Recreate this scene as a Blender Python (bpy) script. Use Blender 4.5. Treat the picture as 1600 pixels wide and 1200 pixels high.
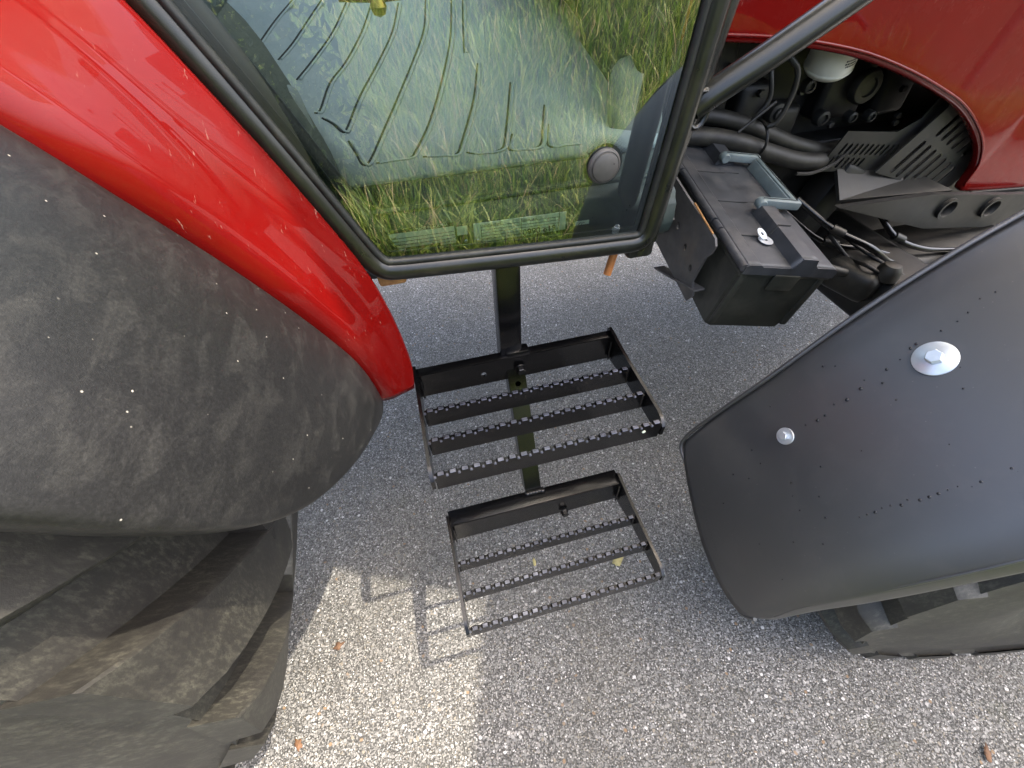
import bpy, bmesh, math, random
import numpy as np
from mathutils import Vector, Matrix

for o in list(bpy.data.objects):
    bpy.data.objects.remove(o, do_unlink=True)
scene = bpy.context.scene
COL = scene.collection
rad = math.radians
random.seed(7)
rng = np.random.default_rng(7)

# ------------------------------------------------------------------ camera
cam_data = bpy.data.cameras.new('camera')
cam_data.sensor_width = 36.0
cam_data.lens = 15.225
cam_data.clip_start = 0.02
cam_data.clip_end = 500
cam = bpy.data.objects.new('camera', cam_data)
COL.objects.link(cam)
cam.matrix_world = Matrix(((0.96778, 0.20591, -0.14493, -0.1684),
                           (-0.25026, 0.72301, -0.64391, -0.4772),
                           (-0.02780, 0.65943, 0.75125, 1.4063),
                           (0, 0, 0, 1)))
scene.camera = cam

# ------------------------------------------------------------------ sky, sun, exposure
SUN = Vector((0.45, -0.08, 1.0)).normalized()
world = bpy.data.worlds.new('World')
scene.world = world
world.use_nodes = True
wn = world.node_tree
sky = wn.nodes.new('ShaderNodeTexSky')
sky.sky_type = 'NISHITA'
sky.sun_disc = False
sky.sun_elevation = math.asin(SUN.z)
sky.sun_rotation = math.atan2(SUN.x, SUN.y)
sky.air_density = 1.0
sky.dust_density = 7.0
wn.links.new(sky.outputs[0], wn.nodes['Background'].inputs[0])
wn.nodes['Background'].inputs[1].default_value = 0.15
sun_data = bpy.data.lights.new('sun', 'SUN')
sun_data.energy = 2.0
sun_data.angle = rad(0.53)
sun_data.color = (1.0, 0.93, 0.82)
sun = bpy.data.objects.new('sun', sun_data)
COL.objects.link(sun)
sun.rotation_euler = (-SUN).to_track_quat('-Z', 'Y').to_euler()
sun.location = (3, -1, 8)
vs = scene.view_settings
vs.view_transform = 'Standard'
vs.look = 'None'
vs.gamma = 1.0
vs.use_curve_mapping = False
vs.exposure = 2.62
scene.cycles.max_bounces = 8
scene.cycles.diffuse_bounces = 4
scene.cycles.glossy_bounces = 4
scene.cycles.transmission_bounces = 6
scene.cycles.transparent_max_bounces = 8


# ------------------------------------------------------------------ material helpers
class NT:
    def __init__(s, name):
        s.m = bpy.data.materials.new(name)
        s.m.use_nodes = True
        s.t = s.m.node_tree
        s.b = s.t.nodes['Principled BSDF']
        s.out = s.t.nodes['Material Output']

    def n(s, typ, **kw):
        nd = s.t.nodes.new('ShaderNode' + typ)
        for k, v in kw.items():
            if hasattr(nd, k):
                setattr(nd, k, v)
            else:
                nd.inputs[k.replace('_', ' ')].default_value = v
        return nd

    def l(s, a, b):
        s.t.links.new(a, b)

    def coord(s):
        return s.n('TexCoord').outputs['Object']

    def geo(s):
        return s.n('NewGeometry').outputs['Position']

    def noise(s, vec, scale, detail=4, rough=.55, dist=0):
        nd = s.n('TexNoise')
        s.l(vec, nd.inputs['Vector'])
        nd.inputs['Scale'].default_value = scale
        nd.inputs['Detail'].default_value = detail
        nd.inputs['Roughness'].default_value = rough
        nd.inputs['Distortion'].default_value = dist
        return nd.outputs['Fac']

    def ramp(s, fac, stops, interp='LINEAR'):
        nd = s.n('ValToRGB')
        nd.color_ramp.interpolation = interp
        e = nd.color_ramp.elements
        while len(e) < len(stops):
            e.new(.5)
        for i, (p, c) in enumerate(stops):
            e[i].position = p
            e[i].color = (c, c, c, 1) if not isinstance(c, tuple) else c + (1,)
        s.l(fac, nd.inputs[0])
        return nd.outputs[0]

    def mix(s, fac, a, b, blend='MIX'):
        nd = s.n('Mix', data_type='RGBA', blend_type=blend)
        for i, v in ((0, fac), (6, a), (7, b)):
            if isinstance(v, (int, float)):
                nd.inputs[i].default_value = v
            elif isinstance(v, tuple):
                nd.inputs[i].default_value = v + (1,)
            else:
                s.l(v, nd.inputs[i])
        return nd.outputs[2]

    def bump(s, h, strength=.3, dist=.002, normal=None):
        nd = s.n('Bump')
        nd.inputs['Strength'].default_value = strength
        nd.inputs['Distance'].default_value = dist
        s.l(h, nd.inputs['Height'])
        if normal is not None:
            s.l(normal, nd.inputs['Normal'])
        return nd.outputs[0]

    def set(s, **kw):
        for k, v in kw.items():
            k = k.replace('_', ' ')
            i = s.b.inputs[k]
            if isinstance(v, (int, float)):
                i.default_value = v
            elif isinstance(v, tuple):
                i.default_value = v + (1,) if len(v) == 3 and i.type == 'RGBA' else v
            else:
                s.l(v, i)
        return s


M = {}


def simple(name, col, rough=.5, metal=0, coat=0, var=.25, scale=30, bump=.0, dirt=None, dirt_amt=.5, spec=None, coatr=.08):
    t = NT(name)
    g = t.geo()
    f = t.noise(g, scale, 5, .6)
    c2 = tuple(min(1, c * (1 + var)) for c in col)
    c1 = tuple(c * (1 - var) for c in col)
    c = t.mix(t.ramp(f, [(.3, 0.0), (.7, 1.0)]), c1, c2)
    if dirt:
        d = t.noise(g, scale * .35, 8, .7, .3)
        c = t.mix(t.ramp(d, [(.48, 0.0), (.72, dirt_amt)]), c, dirt)
    r = t.ramp(f, [(.2, max(0, rough - .07)), (.8, min(1, rough + .09))])
    t.set(Base_Color=c, Roughness=r, Metallic=metal, Coat_Weight=coat, Coat_Roughness=coatr)
    if spec is not None:
        t.set(Specular_IOR_Level=spec)
    if bump:
        fine = t.noise(g, scale * 12, 3, .6)
        t.set(Normal=t.bump(fine, bump, .001))
    M[name] = t.m
    return t


def make_materials():
    # ---- road with exposed pebbles
    t = NT('pebble_asphalt')
    g = t.geo()
    warp = t.n('TexNoise')
    t.l(g, warp.inputs['Vector'])
    warp.inputs['Scale'].default_value = 90
    warp.inputs['Detail'].default_value = 2
    mx = t.n('VectorMath', operation='MULTIPLY_ADD')
    t.l(warp.outputs['Color'], mx.inputs[0])
    mx.inputs[1].default_value = (.006, .006, .0)
    t.l(g, mx.inputs[2])
    vec = mx.outputs[0]

    def vor(scale, feat='F1', rnd=1.0):
        v = t.n('TexVoronoi', feature=feat)
        v.inputs['Scale'].default_value = scale
        v.inputs['Randomness'].default_value = rnd
        t.l(vec, v.inputs['Vector'])
        return v
    va, vb = vor(112), vor(270)

    def sep(o):
        s = t.n('SeparateColor')
        t.l(o, s.inputs[0])
        return s.outputs
    ca, cb = sep(va.outputs['Color']), sep(vb.outputs['Color'])
    pal = [(0.0, (.105, .103, .097)), (.12, (.150, .147, .140)), (.32, (.200, .197, .188)), (.58, (.245, .241, .229)),
           (.74, (.225, .204, .168)), (.80, (.31, .305, .288)), (.91, (.40, .393, .372)), (.975, (.58, .57, .548))]
    pa = t.ramp(ca[0], pal, 'CONSTANT')
    pb = t.ramp(cb[0], pal, 'CONSTANT')
    # only some of the coarse cells are large pebbles
    big = t.ramp(ca[1], [(.66, 0.0), (.68, 1.0)])
    edge_a = t.ramp(va.outputs['Distance'], [(.40, 1.0), (.54, 0.0)])
    edge_b = t.ramp(vb.outputs['Distance'], [(.45, 1.0), (.80, 0.0)])
    inside = t.mix(1.0, big, edge_a, 'MULTIPLY')
    tar = (.070, .069, .064)
    small = t.mix(edge_b, tar, pb)
    col = t.mix(inside, small, pa)
    # the odd rust-brown stone, old grime in broad patches
    rust = t.ramp(ca[2], [(.982, 0.0), (.986, 1.0)])
    col = t.mix(t.mix(1.0, rust, inside, 'MULTIPLY'), col, (.23, .16, .10))
    fine = t.noise(g, 420, 3, .7)
    col = t.mix(.25, col, t.ramp(fine, [(.3, .25), (.7, 1.0)]), 'MULTIPLY')
    broad = t.noise(g, 2.1, 5, .6, .4)
    col = t.mix(t.ramp(broad, [(.44, 0.0), (.74, .42)]), col, (.10, .094, .077))
    moss = t.noise(g, 5.5, 6, .7)
    col = t.mix(t.ramp(moss, [(.60, 0.0), (.75, .28)]), col, (.085, .088, .036))
    h1 = t.mix(inside, edge_b, edge_a)
    h = t.mix(.5, h1, t.ramp(fine, [(.2, 0.0), (.8, 1.0)]), 'OVERLAY')
    t.set(Base_Color=col, Roughness=.82, Specular_IOR_Level=.35, Normal=t.bump(h, 1.0, .0030))
    M['road'] = t.m

    # ---- soil and grass
    t = NT('soil')
    g = t.geo()
    c = t.mix(t.noise(g, 6, 6), (.02, .026, .008), (.05, .04, .022))
    t.set(Base_Color=c, Roughness=.95, Normal=t.bump(t.noise(g, 60, 5), .6, .01))
    M['soil'] = t.m
    t = NT('grass_blade')
    a = t.n('Attribute', attribute_name='tint')
    c = t.ramp(a.outputs['Fac'], [(0.0, (.035, .085, .010)), (.40, (.115, .205, .022)), (.70, (.27, .34, .055)), (.88, (.44, .44, .13)), (1.0, (.46, .36, .20))])
    t.set(Base_Color=c, Roughness=.5)
    tr = t.n('BsdfTranslucent')
    t.l(c, tr.inputs[0])
    ms = t.n('MixShader')
    ms.inputs[0].default_value = .4
    t.l(t.b.outputs[0], ms.inputs[1])
    t.l(tr.outputs[0], ms.inputs[2])
    t.l(ms.outputs[0], t.out.inputs[0])
    M['grass'] = t.m
    simple('dark_leaf', (.012, .022, .010), .7, var=.4, scale=9)

    # ---- red paint, dusty and scuffed
    t = NT('red_paint')
    g = t.geo()
    base = t.mix(t.noise(g, 3.5, 4), (.150, .0034, .0028), (.115, .0028, .0024))
    st = t.n('Mapping')
    st.inputs['Scale'].default_value = (260, 20, 45)
    st.inputs['Rotation'].default_value = (.4, .3, .6)
    t.l(g, st.inputs[0])
    scr = t.ramp(t.noise(st.outputs[0], 1.0, 3, .7), [(.655, 0.0), (.73, 1.0)])
    blot = t.ramp(t.noise(g, 11, 6, .65), [(.46, 0.0), (.66, 1.0)])
    dust = t.mix(1.0, scr, blot, 'MULTIPLY')
    c = t.mix(t.mix(1.0, dust, (.55, .55, .55), 'MULTIPLY'), base, (.45, .28, .22))
    haze = t.ramp(t.noise(g, 5, 7, .7, .5), [(.54, 0.0), (.82, .06)])
    c = t.mix(haze, c, (.30, .16, .12))
    rr = t.mix(blot, (.22, .22, .22), (.34, .34, .34))
    t.set(Base_Color=c, Roughness=rr, Coat_Weight=.40, Coat_Roughness=.02, Specular_IOR_Level=.03)
    M['red'] = t.m

    # ---- rubber / dusty black plastics
    t = NT('dusty_rubber')
    g = t.geo()
    base = t.mix(t.noise(g, 9, 6, .65), (.0065, .0067, .0072), (.016, .016, .0162))
    mp = t.n('Mapping')
    mp.inputs['Scale'].default_value = (38, 16, 38)
    t.l(g, mp.inputs[0])
    streak = t.ramp(t.noise(mp.outputs[0], 1.0, 8, .72, .6), [(.48, 0.0), (.82, .30)])
    c = t.mix(streak, base, (.085, .083, .076))
    sp = t.n('TexVoronoi')
    sp.inputs['Scale'].default_value = 110
    t.l(g, sp.inputs['Vector'])
    sc = t.n('SeparateColor')
    t.l(sp.outputs['Color'], sc.inputs[0])
    keep = t.ramp(sc.outputs[0], [(.86, 0.0), (.9, 1.0)])
    dot = t.ramp(sp.outputs['Distance'], [(.05, 1.0), (.12, 0.0)])
    c = t.mix(t.mix(1.0, keep, dot, 'MULTIPLY'), c, (.36, .34, .30))
    mot = t.noise(g, 330, 4, .75)
    c = t.mix(.75, c, t.ramp(mot, [(.30, .5), (.5, .9), (.72, 1.75)]), 'MULTIPLY')
    grain = t.noise(g, 900, 2, .5)
    t.set(Base_Color=c, Roughness=t.ramp(streak, [(0.0, .45), (1.0, .75)]), Specular_IOR_Level=.35,
          Normal=t.bump(grain, .22, .0007))
    M['rubber'] = t.m

    t = NT('tyre_rubber')
    g = t.geo()
    base = t.mix(t.noise(g, 8, 6, .65), (.010, .0095, .009), (.022, .020, .018))
    mp = t.n('Mapping')
    mp.inputs['Scale'].default_value = (70, 160, 70)
    mp.inputs['Rotation'].default_value = (.3, .5, .4)
    t.l(g, mp.inputs[0])
    d1 = t.ramp(t.noise(mp.outputs[0], 1.0, 6, .75), [(.47, 0.0), (.75, 1.0)])
    d2 = t.ramp(t.noise(g, 7, 7, .68, .5), [(.38, 0.05), (.66, .75)])
    c = t.mix(t.mix(1.0, d1, d2, 'MULTIPLY'), base, (.165, .158, .122))  # dust tinted olive to carry green light bounced off the grass
    c = t.mix(t.mix(1.0, d2, (.30, .30, .30), 'MULTIPLY'), c, (.080, .078, .058))
    t.set(Base_Color=c, Roughness=.60, Normal=t.bump(t.noise(g, 420, 4, .6), .3, .001))
    M['tyre'] = t.m

    t = NT('front_fender_plastic')
    g = t.geo()
    base = t.mix(t.noise(g, 5, 5), (.026, .0255, .0258), (.036, .0355, .036))
    sm = t.ramp(t.noise(g, 13, 7, .7, .6), [(.52, 0.0), (.8, .25)])
    c = t.mix(sm, base, (.08, .075, .07))
    vd = t.n('TexVoronoi')
    vd.inputs['Scale'].default_value = 120
    t.l(g, vd.inputs['Vector'])
    vs2 = t.n('SeparateColor')
    t.l(vd.outputs['Color'], vs2.inputs[0])
    spk = t.mix(1.0, t.ramp(vs2.outputs[0], [(.86, 0.0), (.9, .5)]), t.ramp(vd.outputs['Distance'], [(.04, 1.0), (.13, 0.0)]), 'MULTIPLY')
    c = t.mix(spk, c, (.14, .13, .115))
    t.set(Base_Color=c, Roughness=t.ramp(sm, [(0.0, .43), (1.0, .55)]), Specular_IOR_Level=1.0,
          Normal=t.bump(t.noise(g, 1400, 2, .5), .10, .0005))
    M['fender_plastic'] = t.m

    t = NT('step_paint')
    g = t.geo()
    c = t.mix(t.ramp(t.noise(g, 16, 7, .7), [(.58, 0.0), (.85, .3)]), (.0018, .0018, .0021), (.014, .013, .0115))
    t.set(Base_Color=c, Roughness=.26, Coat_Weight=.2, Coat_Roughness=.12, Specular_IOR_Level=.4,
          Normal=t.bump(t.noise(g, 120, 3, .5), .10, .001))
    M['step'] = t.m
    simple('worn_sky_sheen', (.10, .105, .13), .30, .7, var=.5, scale=60)  # light bluish tone on the worn teeth stands in for reflected sky

    simple('frame_black', (.008, .009, .007), .30, 0, .25, var=.3, scale=25, dirt=(.05, .045, .028), dirt_amt=.4, spec=.4)
    simple('seal_rubber', (.007, .008, .007), .5, var=.3, scale=40, dirt=(.06, .06, .04), dirt_amt=.4)
    simple('sill_paint', (.020, .032, .030), .45, var=.3, scale=25, dirt=(.10, .12, .09), dirt_amt=.5)
    simple('interior_grey', (.13, .15, .145), .55, var=.15, scale=20, dirt=(.30, .29, .25), dirt_amt=.4)
    simple('interior_dark', (.02, .023, .022), .6, var=.3, scale=20)
    simple('brown_trim', (.022, .018, .013), .5, var=.3, scale=25, dirt=(.06, .05, .035), dirt_amt=.4)
    simple('seat_fabric', (.060, .066, .052), .85, var=.25, scale=60, bump=.3)
    simple('headliner', (.30, .30, .28), .9, var=.1, scale=20)
    simple('groove_dark', (.012, .014, .013), .8, var=.3, scale=40)
    t = NT('mat_rubber')
    g = t.geo()
    base = t.mix(t.noise(g, 7, 6, .6), (.22, .265, .285), (.30, .345, .365))
    stain = t.ramp(t.noise(g, 14, 8, .7, .6), [(.5, 0.0), (.75, .45)])
    c = t.mix(stain, base, (.33, .345, .33))
    cr = t.ramp(t.noise(g, 170, 4, .75), [(.66, 0.0), (.70, 1.0)])
    zone = t.ramp(t.noise(g, 9, 4, .6), [(.52, 0.0), (.62, .85)])
    c = t.mix(t.mix(1.0, cr, zone, 'MULTIPLY'), c, (.025, .025, .022))
    t.set(Base_Color=c, Roughness=.62, Normal=t.bump(t.noise(g, 400, 3), .25, .0008))
    M['mat'] = t.m

    simple('engine_black', (.004, .004, .0036), .5, .1, var=.5, scale=25, dirt=(.024, .02, .013), dirt_amt=.6, bump=.2)
    simple('engine_grey', (.025, .025, .022), .45, .4, var=.4, scale=30, dirt=(.06, .05, .035), dirt_amt=.6, bump=.2)
    simple('hose_rubber', (.012, .0115, .0085), .55, var=.3, scale=30, dirt=(.06, .055, .04), dirt_amt=.6)
    simple('guard_black', (.005, .005, .005), .5, .1, var=.3, scale=25, dirt=(.026, .024, .018), dirt_amt=.5)
    simple('guard_grey', (.019, .018, .015), .55, .1, var=.25, scale=25, dirt=(.045, .04, .028), dirt_amt=.5)
    simple('filter_cream', (.72, .70, .55), .4, var=.05, scale=15, coat=.2)
    simple('print_black', (.02, .02, .02), .6, var=.1)
    simple('brass', (.45, .28, .07), .35, .9, var=.3, scale=40)
    simple('zinc', (.60, .64, .66), .36, .7, var=.10, scale=60)
    simple('yellow_sticker', (.62, .45, .03), .5, var=.1)
    simple('orange_rod', (.46, .17, .045), .5, var=.25, scale=30)
    simple('latch_grey', (.075, .070, .064), .5, .1, var=.12, scale=70)
    simple('alu_plate', (.78, .84, .66), .5, 0, var=.12, scale=30)
    simple('print_line', (.04, .05, .045), .6, var=.1)
    simple('box_plastic', (.033, .036, .040), .47, var=.3, scale=22, dirt=(.13, .12, .11), dirt_amt=.55, bump=.1)
    simple('box_body', (.024, .026, .020), .5, var=.3, scale=22, dirt=(.09, .085, .07), dirt_amt=.5, bump=.1)
    simple('handle_grey', (.14, .18, .18), .45, var=.2, scale=25, dirt=(.26, .25, .22), dirt_amt=.5)
    simple('bracket_steel', (.095, .092, .09), .42, .2, var=.35, scale=20, dirt=(.20, .15, .10), dirt_amt=.5)
    simple('rust', (.34, .17, .06), .8, var=.4, scale=45)
    t = simple('added_sail_cloth', (.62, .61, .57), .9, var=.03, scale=4)  # cloth of the added sails, translucent to lift the shade below
    tr = t.n('BsdfTranslucent')
    tr.inputs[0].default_value = (.62, .60, .54, 1)
    ms = t.n('MixShader')
    ms.inputs[0].default_value = .5
    t.l(t.b.outputs[0], ms.inputs[1])
    t.l(tr.outputs[0], ms.inputs[2])
    t.l(ms.outputs[0], t.out.inputs[0])
    t = NT('added_sun_net')  # added cloth that only weakens the sun beneath it
    tp = t.n('BsdfTransparent')
    tp.inputs[0].default_value = (.70, .68, .64, 1)
    tr = t.n('BsdfTranslucent')
    tr.inputs[0].default_value = (.75, .75, .72, 1)
    ms = t.n('MixShader')
    ms.inputs[0].default_value = .10
    t.l(tp.outputs[0], ms.inputs[1])
    t.l(tr.outputs[0], ms.inputs[2])
    t.l(ms.outputs[0], t.out.inputs[0])
    M['added_sun_net'] = t.m
    simple('post_steel', (.30, .31, .31), .5, .6, var=.15)
    simple('leaf_yellow', (.34, .30, .13), .7, var=.2, scale=80)
    simple('leaf_orange', (.15, .075, .035), .7, var=.25, scale=80)
    simple('leaf_brown', (.12, .065, .035), .8, var=.3, scale=80)
    simple('wheel_rim', (.42, .42, .40), .5, .3, var=.15)

    # tinted safety glass: tinted transmission plus mirror reflection of both faces
    t = NT('tinted_glass')
    fr = t.n('Fresnel')
    fr.inputs['IOR'].default_value = 2.7
    tr = t.n('BsdfTransparent')
    tr.inputs[0].default_value = (.66, .81, .77, 1)
    gl = t.n('BsdfGlossy')
    gl.inputs['Roughness'].default_value = 0.0
    gl.inputs[0].default_value = (.95, 1, .95, 1)
    ms = t.n('MixShader')
    t.l(fr.outputs[0], ms.inputs[0])
    t.l(tr.outputs[0], ms.inputs[1])
    t.l(gl.outputs[0], ms.inputs[2])
    t.l(ms.outputs[0], t.out.inputs[0])
    M['glass'] = t.m
    t = NT('water')
    t.set(Base_Color=(.012, .012, .013), Roughness=.06, Specular_IOR_Level=.5)
    M['water'] = t.m


make_materials()


# ------------------------------------------------------------------ mesh helpers
def link(name, me, mat, parent=None, smooth=False, loc=None):
    if mat is not None and not me.materials:
        me.materials.append(M[mat])
    if smooth:
        me.polygons.foreach_set('use_smooth', [True] * len(me.polygons))
    o = bpy.data.objects.new(name, me)
    COL.objects.link(o)
    if parent is not None:
        o.parent = parent
    if loc is not None:
        o.location = loc
    return o


def from_bm(name, bm, mat, parent=None, smooth=False, loc=None):
    bmesh.ops.recalc_face_normals(bm, faces=bm.faces)
    me = bpy.data.meshes.new(name)
    bm.to_mesh(me)
    bm.free()
    return link(name, me, mat, parent, smooth, loc)


def auto_smooth(o, ang=35):
    me = o.data
    me.polygons.foreach_set('use_smooth', [True] * len(me.polygons))
    me.set_sharp_from_angle(angle=rad(ang))
    return o


def add_box(bm, c, s, rot=None, bevel=0.0, seg=2):
    r = bmesh.ops.create_cube(bm, size=1.0)
    vs_ = r['verts']
    for v in vs_:
        v.co = Vector((v.co.x * s[0], v.co.y * s[1], v.co.z * s[2]))
    if bevel:
        ed = list({e for v in vs_ for e in v.link_edges})
        rb = bmesh.ops.bevel(bm, geom=ed, offset=bevel, segments=seg, affect='EDGES', profile=.5)
        vs_ = list({v for f in rb['faces'] for v in f.verts} | {v for v in vs_ if v.is_valid})
    mt = Matrix.Translation(Vector(c))
    if rot is not None:
        mt = mt @ rot
    bmesh.ops.transform(bm, matrix=mt, verts=vs_)
    return vs_


def box(name, c, s, mat, parent=None, rot=None, bevel=.002, seg=2):
    bm = bmesh.new()
    add_box(bm, c, s, rot, bevel, seg)
    return auto_smooth(from_bm(name, bm, mat, parent))


def frames(path, closed=False):
    P = [Vector(p) for p in path]
    n = len(P)
    T = []
    for i in range(n):
        a = P[(i - 1) % n] if (closed or i > 0) else P[i]
        b = P[(i + 1) % n] if (closed or i < n - 1) else P[i]
        T.append((b - a).normalized())
    up = Vector((0, 0, 1)) if abs(T[0].z) < .9 else Vector((0, 1, 0))
    N = (up - T[0] * up.dot(T[0])).normalized()
    out = []
    for i in range(n):
        N = (N - T[i] * N.dot(T[i])).normalized()
        out.append((P[i], N, T[i].cross(N)))
    return out


def add_tube(bm, path, r, n=12, closed=False, cap=True, ry=None, radii=None):
    ry = r if ry is None else ry
    rings = []
    for k, (p, N, B) in enumerate(frames(path, closed)):
        s = radii[k] if radii else 1.0
        rings.append([bm.verts.new(p + N * (r * s * math.cos(2 * math.pi * i / n)) + B * (ry * s * math.sin(2 * math.pi * i / n))) for i in range(n)])
    m = len(rings)
    for k in range(m if closed else m - 1):
        a, b = rings[k], rings[(k + 1) % m]
        for i in range(n):
            bm.faces.new((a[i], a[(i + 1) % n], b[(i + 1) % n], b[i]))
    if cap and not closed:
        bm.faces.new(rings[0][::-1])
        bm.faces.new(rings[-1])


def tube(name, path, r, mat, parent=None, n=12, closed=False, ry=None, radii=None):
    bm = bmesh.new()
    add_tube(bm, path, r, n, closed, True, ry, radii)
    return auto_smooth(from_bm(name, bm, mat, parent), 50)


def smooth_path(pts, k=6):
    P = [Vector(p) for p in pts]
    P = [P[0] * 2 - P[1]] + P + [P[-1] * 2 - P[-2]]
    out = []
    for i in range(1, len(P) - 2):
        a, b, c, d = P[i - 1:i + 3]
        for j in range(k):
            t = j / k
            out.append(.5 * ((2 * b) + (c - a) * t + (2 * a - 5 * b + 4 * c - d) * t * t + (3 * b - a - 3 * c + d) * t ** 3))
    out.append(P[-2])
    return out


def lathe(name, prof, mat, parent=None, n=32, mtx=None, smooth=True):
    """profile of (radius, height) turned about local Z"""
    bm = bmesh.new()
    rings = []
    for r, z in prof:
        if r < 1e-6:
            rings.append([bm.verts.new((0, 0, z))])
        else:
            rings.append([bm.verts.new((r * math.cos(2 * math.pi * i / n), r * math.sin(2 * math.pi * i / n), z)) for i in range(n)])
    for a, b in zip(rings, rings[1:]):
        for i in range(n):
            q = (a[i % len(a)], a[(i + 1) % len(a)], b[(i + 1) % len(b)], b[i % len(b)])
            q = list(dict.fromkeys(q))
            if len(q) > 2:
                bm.faces.new(q)
    if mtx is not None:
        bmesh.ops.transform(bm, matrix=mtx, verts=bm.verts)
    return auto_smooth(from_bm(name, bm, mat, parent), 40)


def frame_m(o, ax, ay):
    ax = Vector(ax).normalized()
    ay = Vector(ay)
    ay = (ay - ax * ay.dot(ax)).normalized()
    az = ax.cross(ay)
    m = Matrix((ax, ay, az)).transposed().to_4x4()
    m.translation = Vector(o)
    return m


def circ(c, r, n=16, ry=None):
    ry = ry or r
    return [(c[0] + r * math.cos(2 * math.pi * i / n), c[1] + ry * math.sin(2 * math.pi * i / n)) for i in range(n)]


def slot(c, l, w, ang, n=6):
    """rounded slot outline"""
    out = []
    for s in (1, -1):
        for i in range(n + 1):
            a = -math.pi / 2 + math.pi * i / n
            x, y = s * (l / 2 - w / 2 + w / 2 * math.cos(a)), s * (w / 2 * math.sin(a))
            out.append((c[0] + x * math.cos(ang) - y * math.sin(ang), c[1] + x * math.sin(ang) + y * math.cos(ang)))
    return out


def plate(name, outline, holes, th, mtx, mat, parent=None):
    """flat sheet in local XY with true holes, thickness th below it"""
    bm = bmesh.new()
    edges, loops = [], []
    for lp in [outline] + list(holes):
        vv = [bm.verts.new((x, y, 0)) for x, y in lp]
        loops.append(vv)
        for i in range(len(vv)):
            edges.append(bm.edges.new((vv[i], vv[(i + 1) % len(vv)])))
    bmesh.ops.triangle_fill(bm, use_beauty=True, use_dissolve=False, edges=edges)
    top = list(bm.faces)
    low = {}
    for lp in loops:
        for v in lp:
            low[v] = bm.verts.new((v.co.x, v.co.y, -th))
    for fc in top:
        bm.faces.new([low[v] for v in reversed(fc.verts)])
    for lp in loops:
        for i in range(len(lp)):
            a, b = lp[i], lp[(i + 1) % len(lp)]
            bm.faces.new((a, b, low[b], low[a]))
    bmesh.ops.transform(bm, matrix=mtx, verts=bm.verts)
    return auto_smooth(from_bm(name, bm, mat, parent), 30)


def loft(name, rows, mat, parent=None, solid=0.0, sub=0, offset=0):
    bm = bmesh.new()
    vr = [[bm.verts.new(p) for p in r] for r in rows]
    for a, b in zip(vr, vr[1:]):
        for i in range(len(a) - 1):
            bm.faces.new((a[i], a[i + 1], b[i + 1], b[i]))
    me = bpy.data.meshes.new(name)
    bm.to_mesh(me)
    bm.free()
    o = link(name, me, mat, parent, True)
    if sub:
        s = o.modifiers.new('sub', 'SUBSURF')
        s.levels = s.render_levels = sub
    if solid:
        s = o.modifiers.new('solid', 'SOLIDIFY')
        s.thickness = solid
        s.offset = offset
    return o


def text(name, s, size, mtx, mat, parent, depth=.0004, shear=0, sx=1.0):
    cu = bpy.data.curves.new(name, 'FONT')
    cu.body = s
    cu.size = size
    cu.extrude = depth
    cu.shear = shear
    tmp = bpy.data.objects.new(name, cu)
    COL.objects.link(tmp)
    bpy.context.view_layer.update()
    me = bpy.data.meshes.new_from_object(tmp)
    bpy.data.objects.remove(tmp, do_unlink=True)
    me.transform(mtx @ Matrix.Diagonal((sx, 1, 1, 1)))
    me.materials.clear()
    return link(name, me, mat, parent)


def tag(o, label=None, cat=None, group=None, kind=None):
    for k, v in (('label', label), ('category', cat), ('group', group), ('kind', kind)):
        if v:
            o[k] = v
    return o


def empty(name, loc=(0, 0, 0)):
    o = bpy.data.objects.new(name, None)
    o.empty_display_size = .2
    COL.objects.link(o)
    o.location = loc
    return o


def hex_prism(bm, r, z0, z1, ch=.12):
    rings = []
    for rr, z in ((r, z0), (r, z1 - ch * r), (r * .88, z1)):
        rings.append([bm.verts.new((rr * math.cos(math.pi / 3 * i), rr * math.sin(math.pi / 3 * i), z)) for i in range(6)])
    for a, b in zip(rings, rings[1:]):
        for i in range(6):
            bm.faces.new((a[i], a[(i + 1) % 6], b[(i + 1) % 6], b[i]))
    bm.faces.new(rings[-1])
    bm.faces.new(rings[0][::-1])


def bolt(name, mtx, r, washer, parent, mat='zinc', wmat='zinc'):
    bm = bmesh.new()
    hex_prism(bm, r, washer[1], washer[1] + r * 1.1)
    bmesh.ops.transform(bm, matrix=mtx, verts=bm.verts)
    b = auto_smooth(from_bm(name, bm, mat, parent))
    lathe('washer', [(0, 0), (washer[0], 0), (washer[0], washer[1] * .7), (washer[0] * .96, washer[1]), (0, washer[1])], wmat,
          parent, 36, mtx)
    return b


# ================================================================== SETTING
bm = bmesh.new()
xs = [-60, -6, 6, 60]
ys = [-1.22, 6, 60]
gv = [[bm.verts.new((x, y, 0)) for x in xs] for y in ys]
for a, b in zip(gv, gv[1:]):
    for i in range(3):
        bm.faces.new((a[i], a[i + 1], b[i + 1], b[i]))
road = tag(from_bm('road', bm, 'road'), kind='structure')


def bank_z(x, y):
    """height of the grass bank on the camera side of the road"""
    d = -1.2 - y
    if d <= 0:
        return -.01
    return .02 + .55 * max(0, d - .35) * (1 - math.exp(-d)) * (.62 if d < 3.4 else 1) if d < 3.4 else .02 + .55 * 3.05 * (1 - math.exp(-3.4)) * .62 + .02 * (d - 3.4)


bx = np.concatenate([[-60, -20], np.linspace(-8, 10, 60), [25, 60]])
by = np.concatenate([np.linspace(-1.2, -5.0, 38), [-8, -20, -60]])
rows = [[(x, y, bank_z(x, y) + .025 * math.sin(x * 2.1 + y) * math.sin(y * 3.3) * min(1, max(0, -1.2 - y))) for x in bx] for y in by]
tag(loft('grass_bank', rows, 'soil'), kind='structure')


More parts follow.
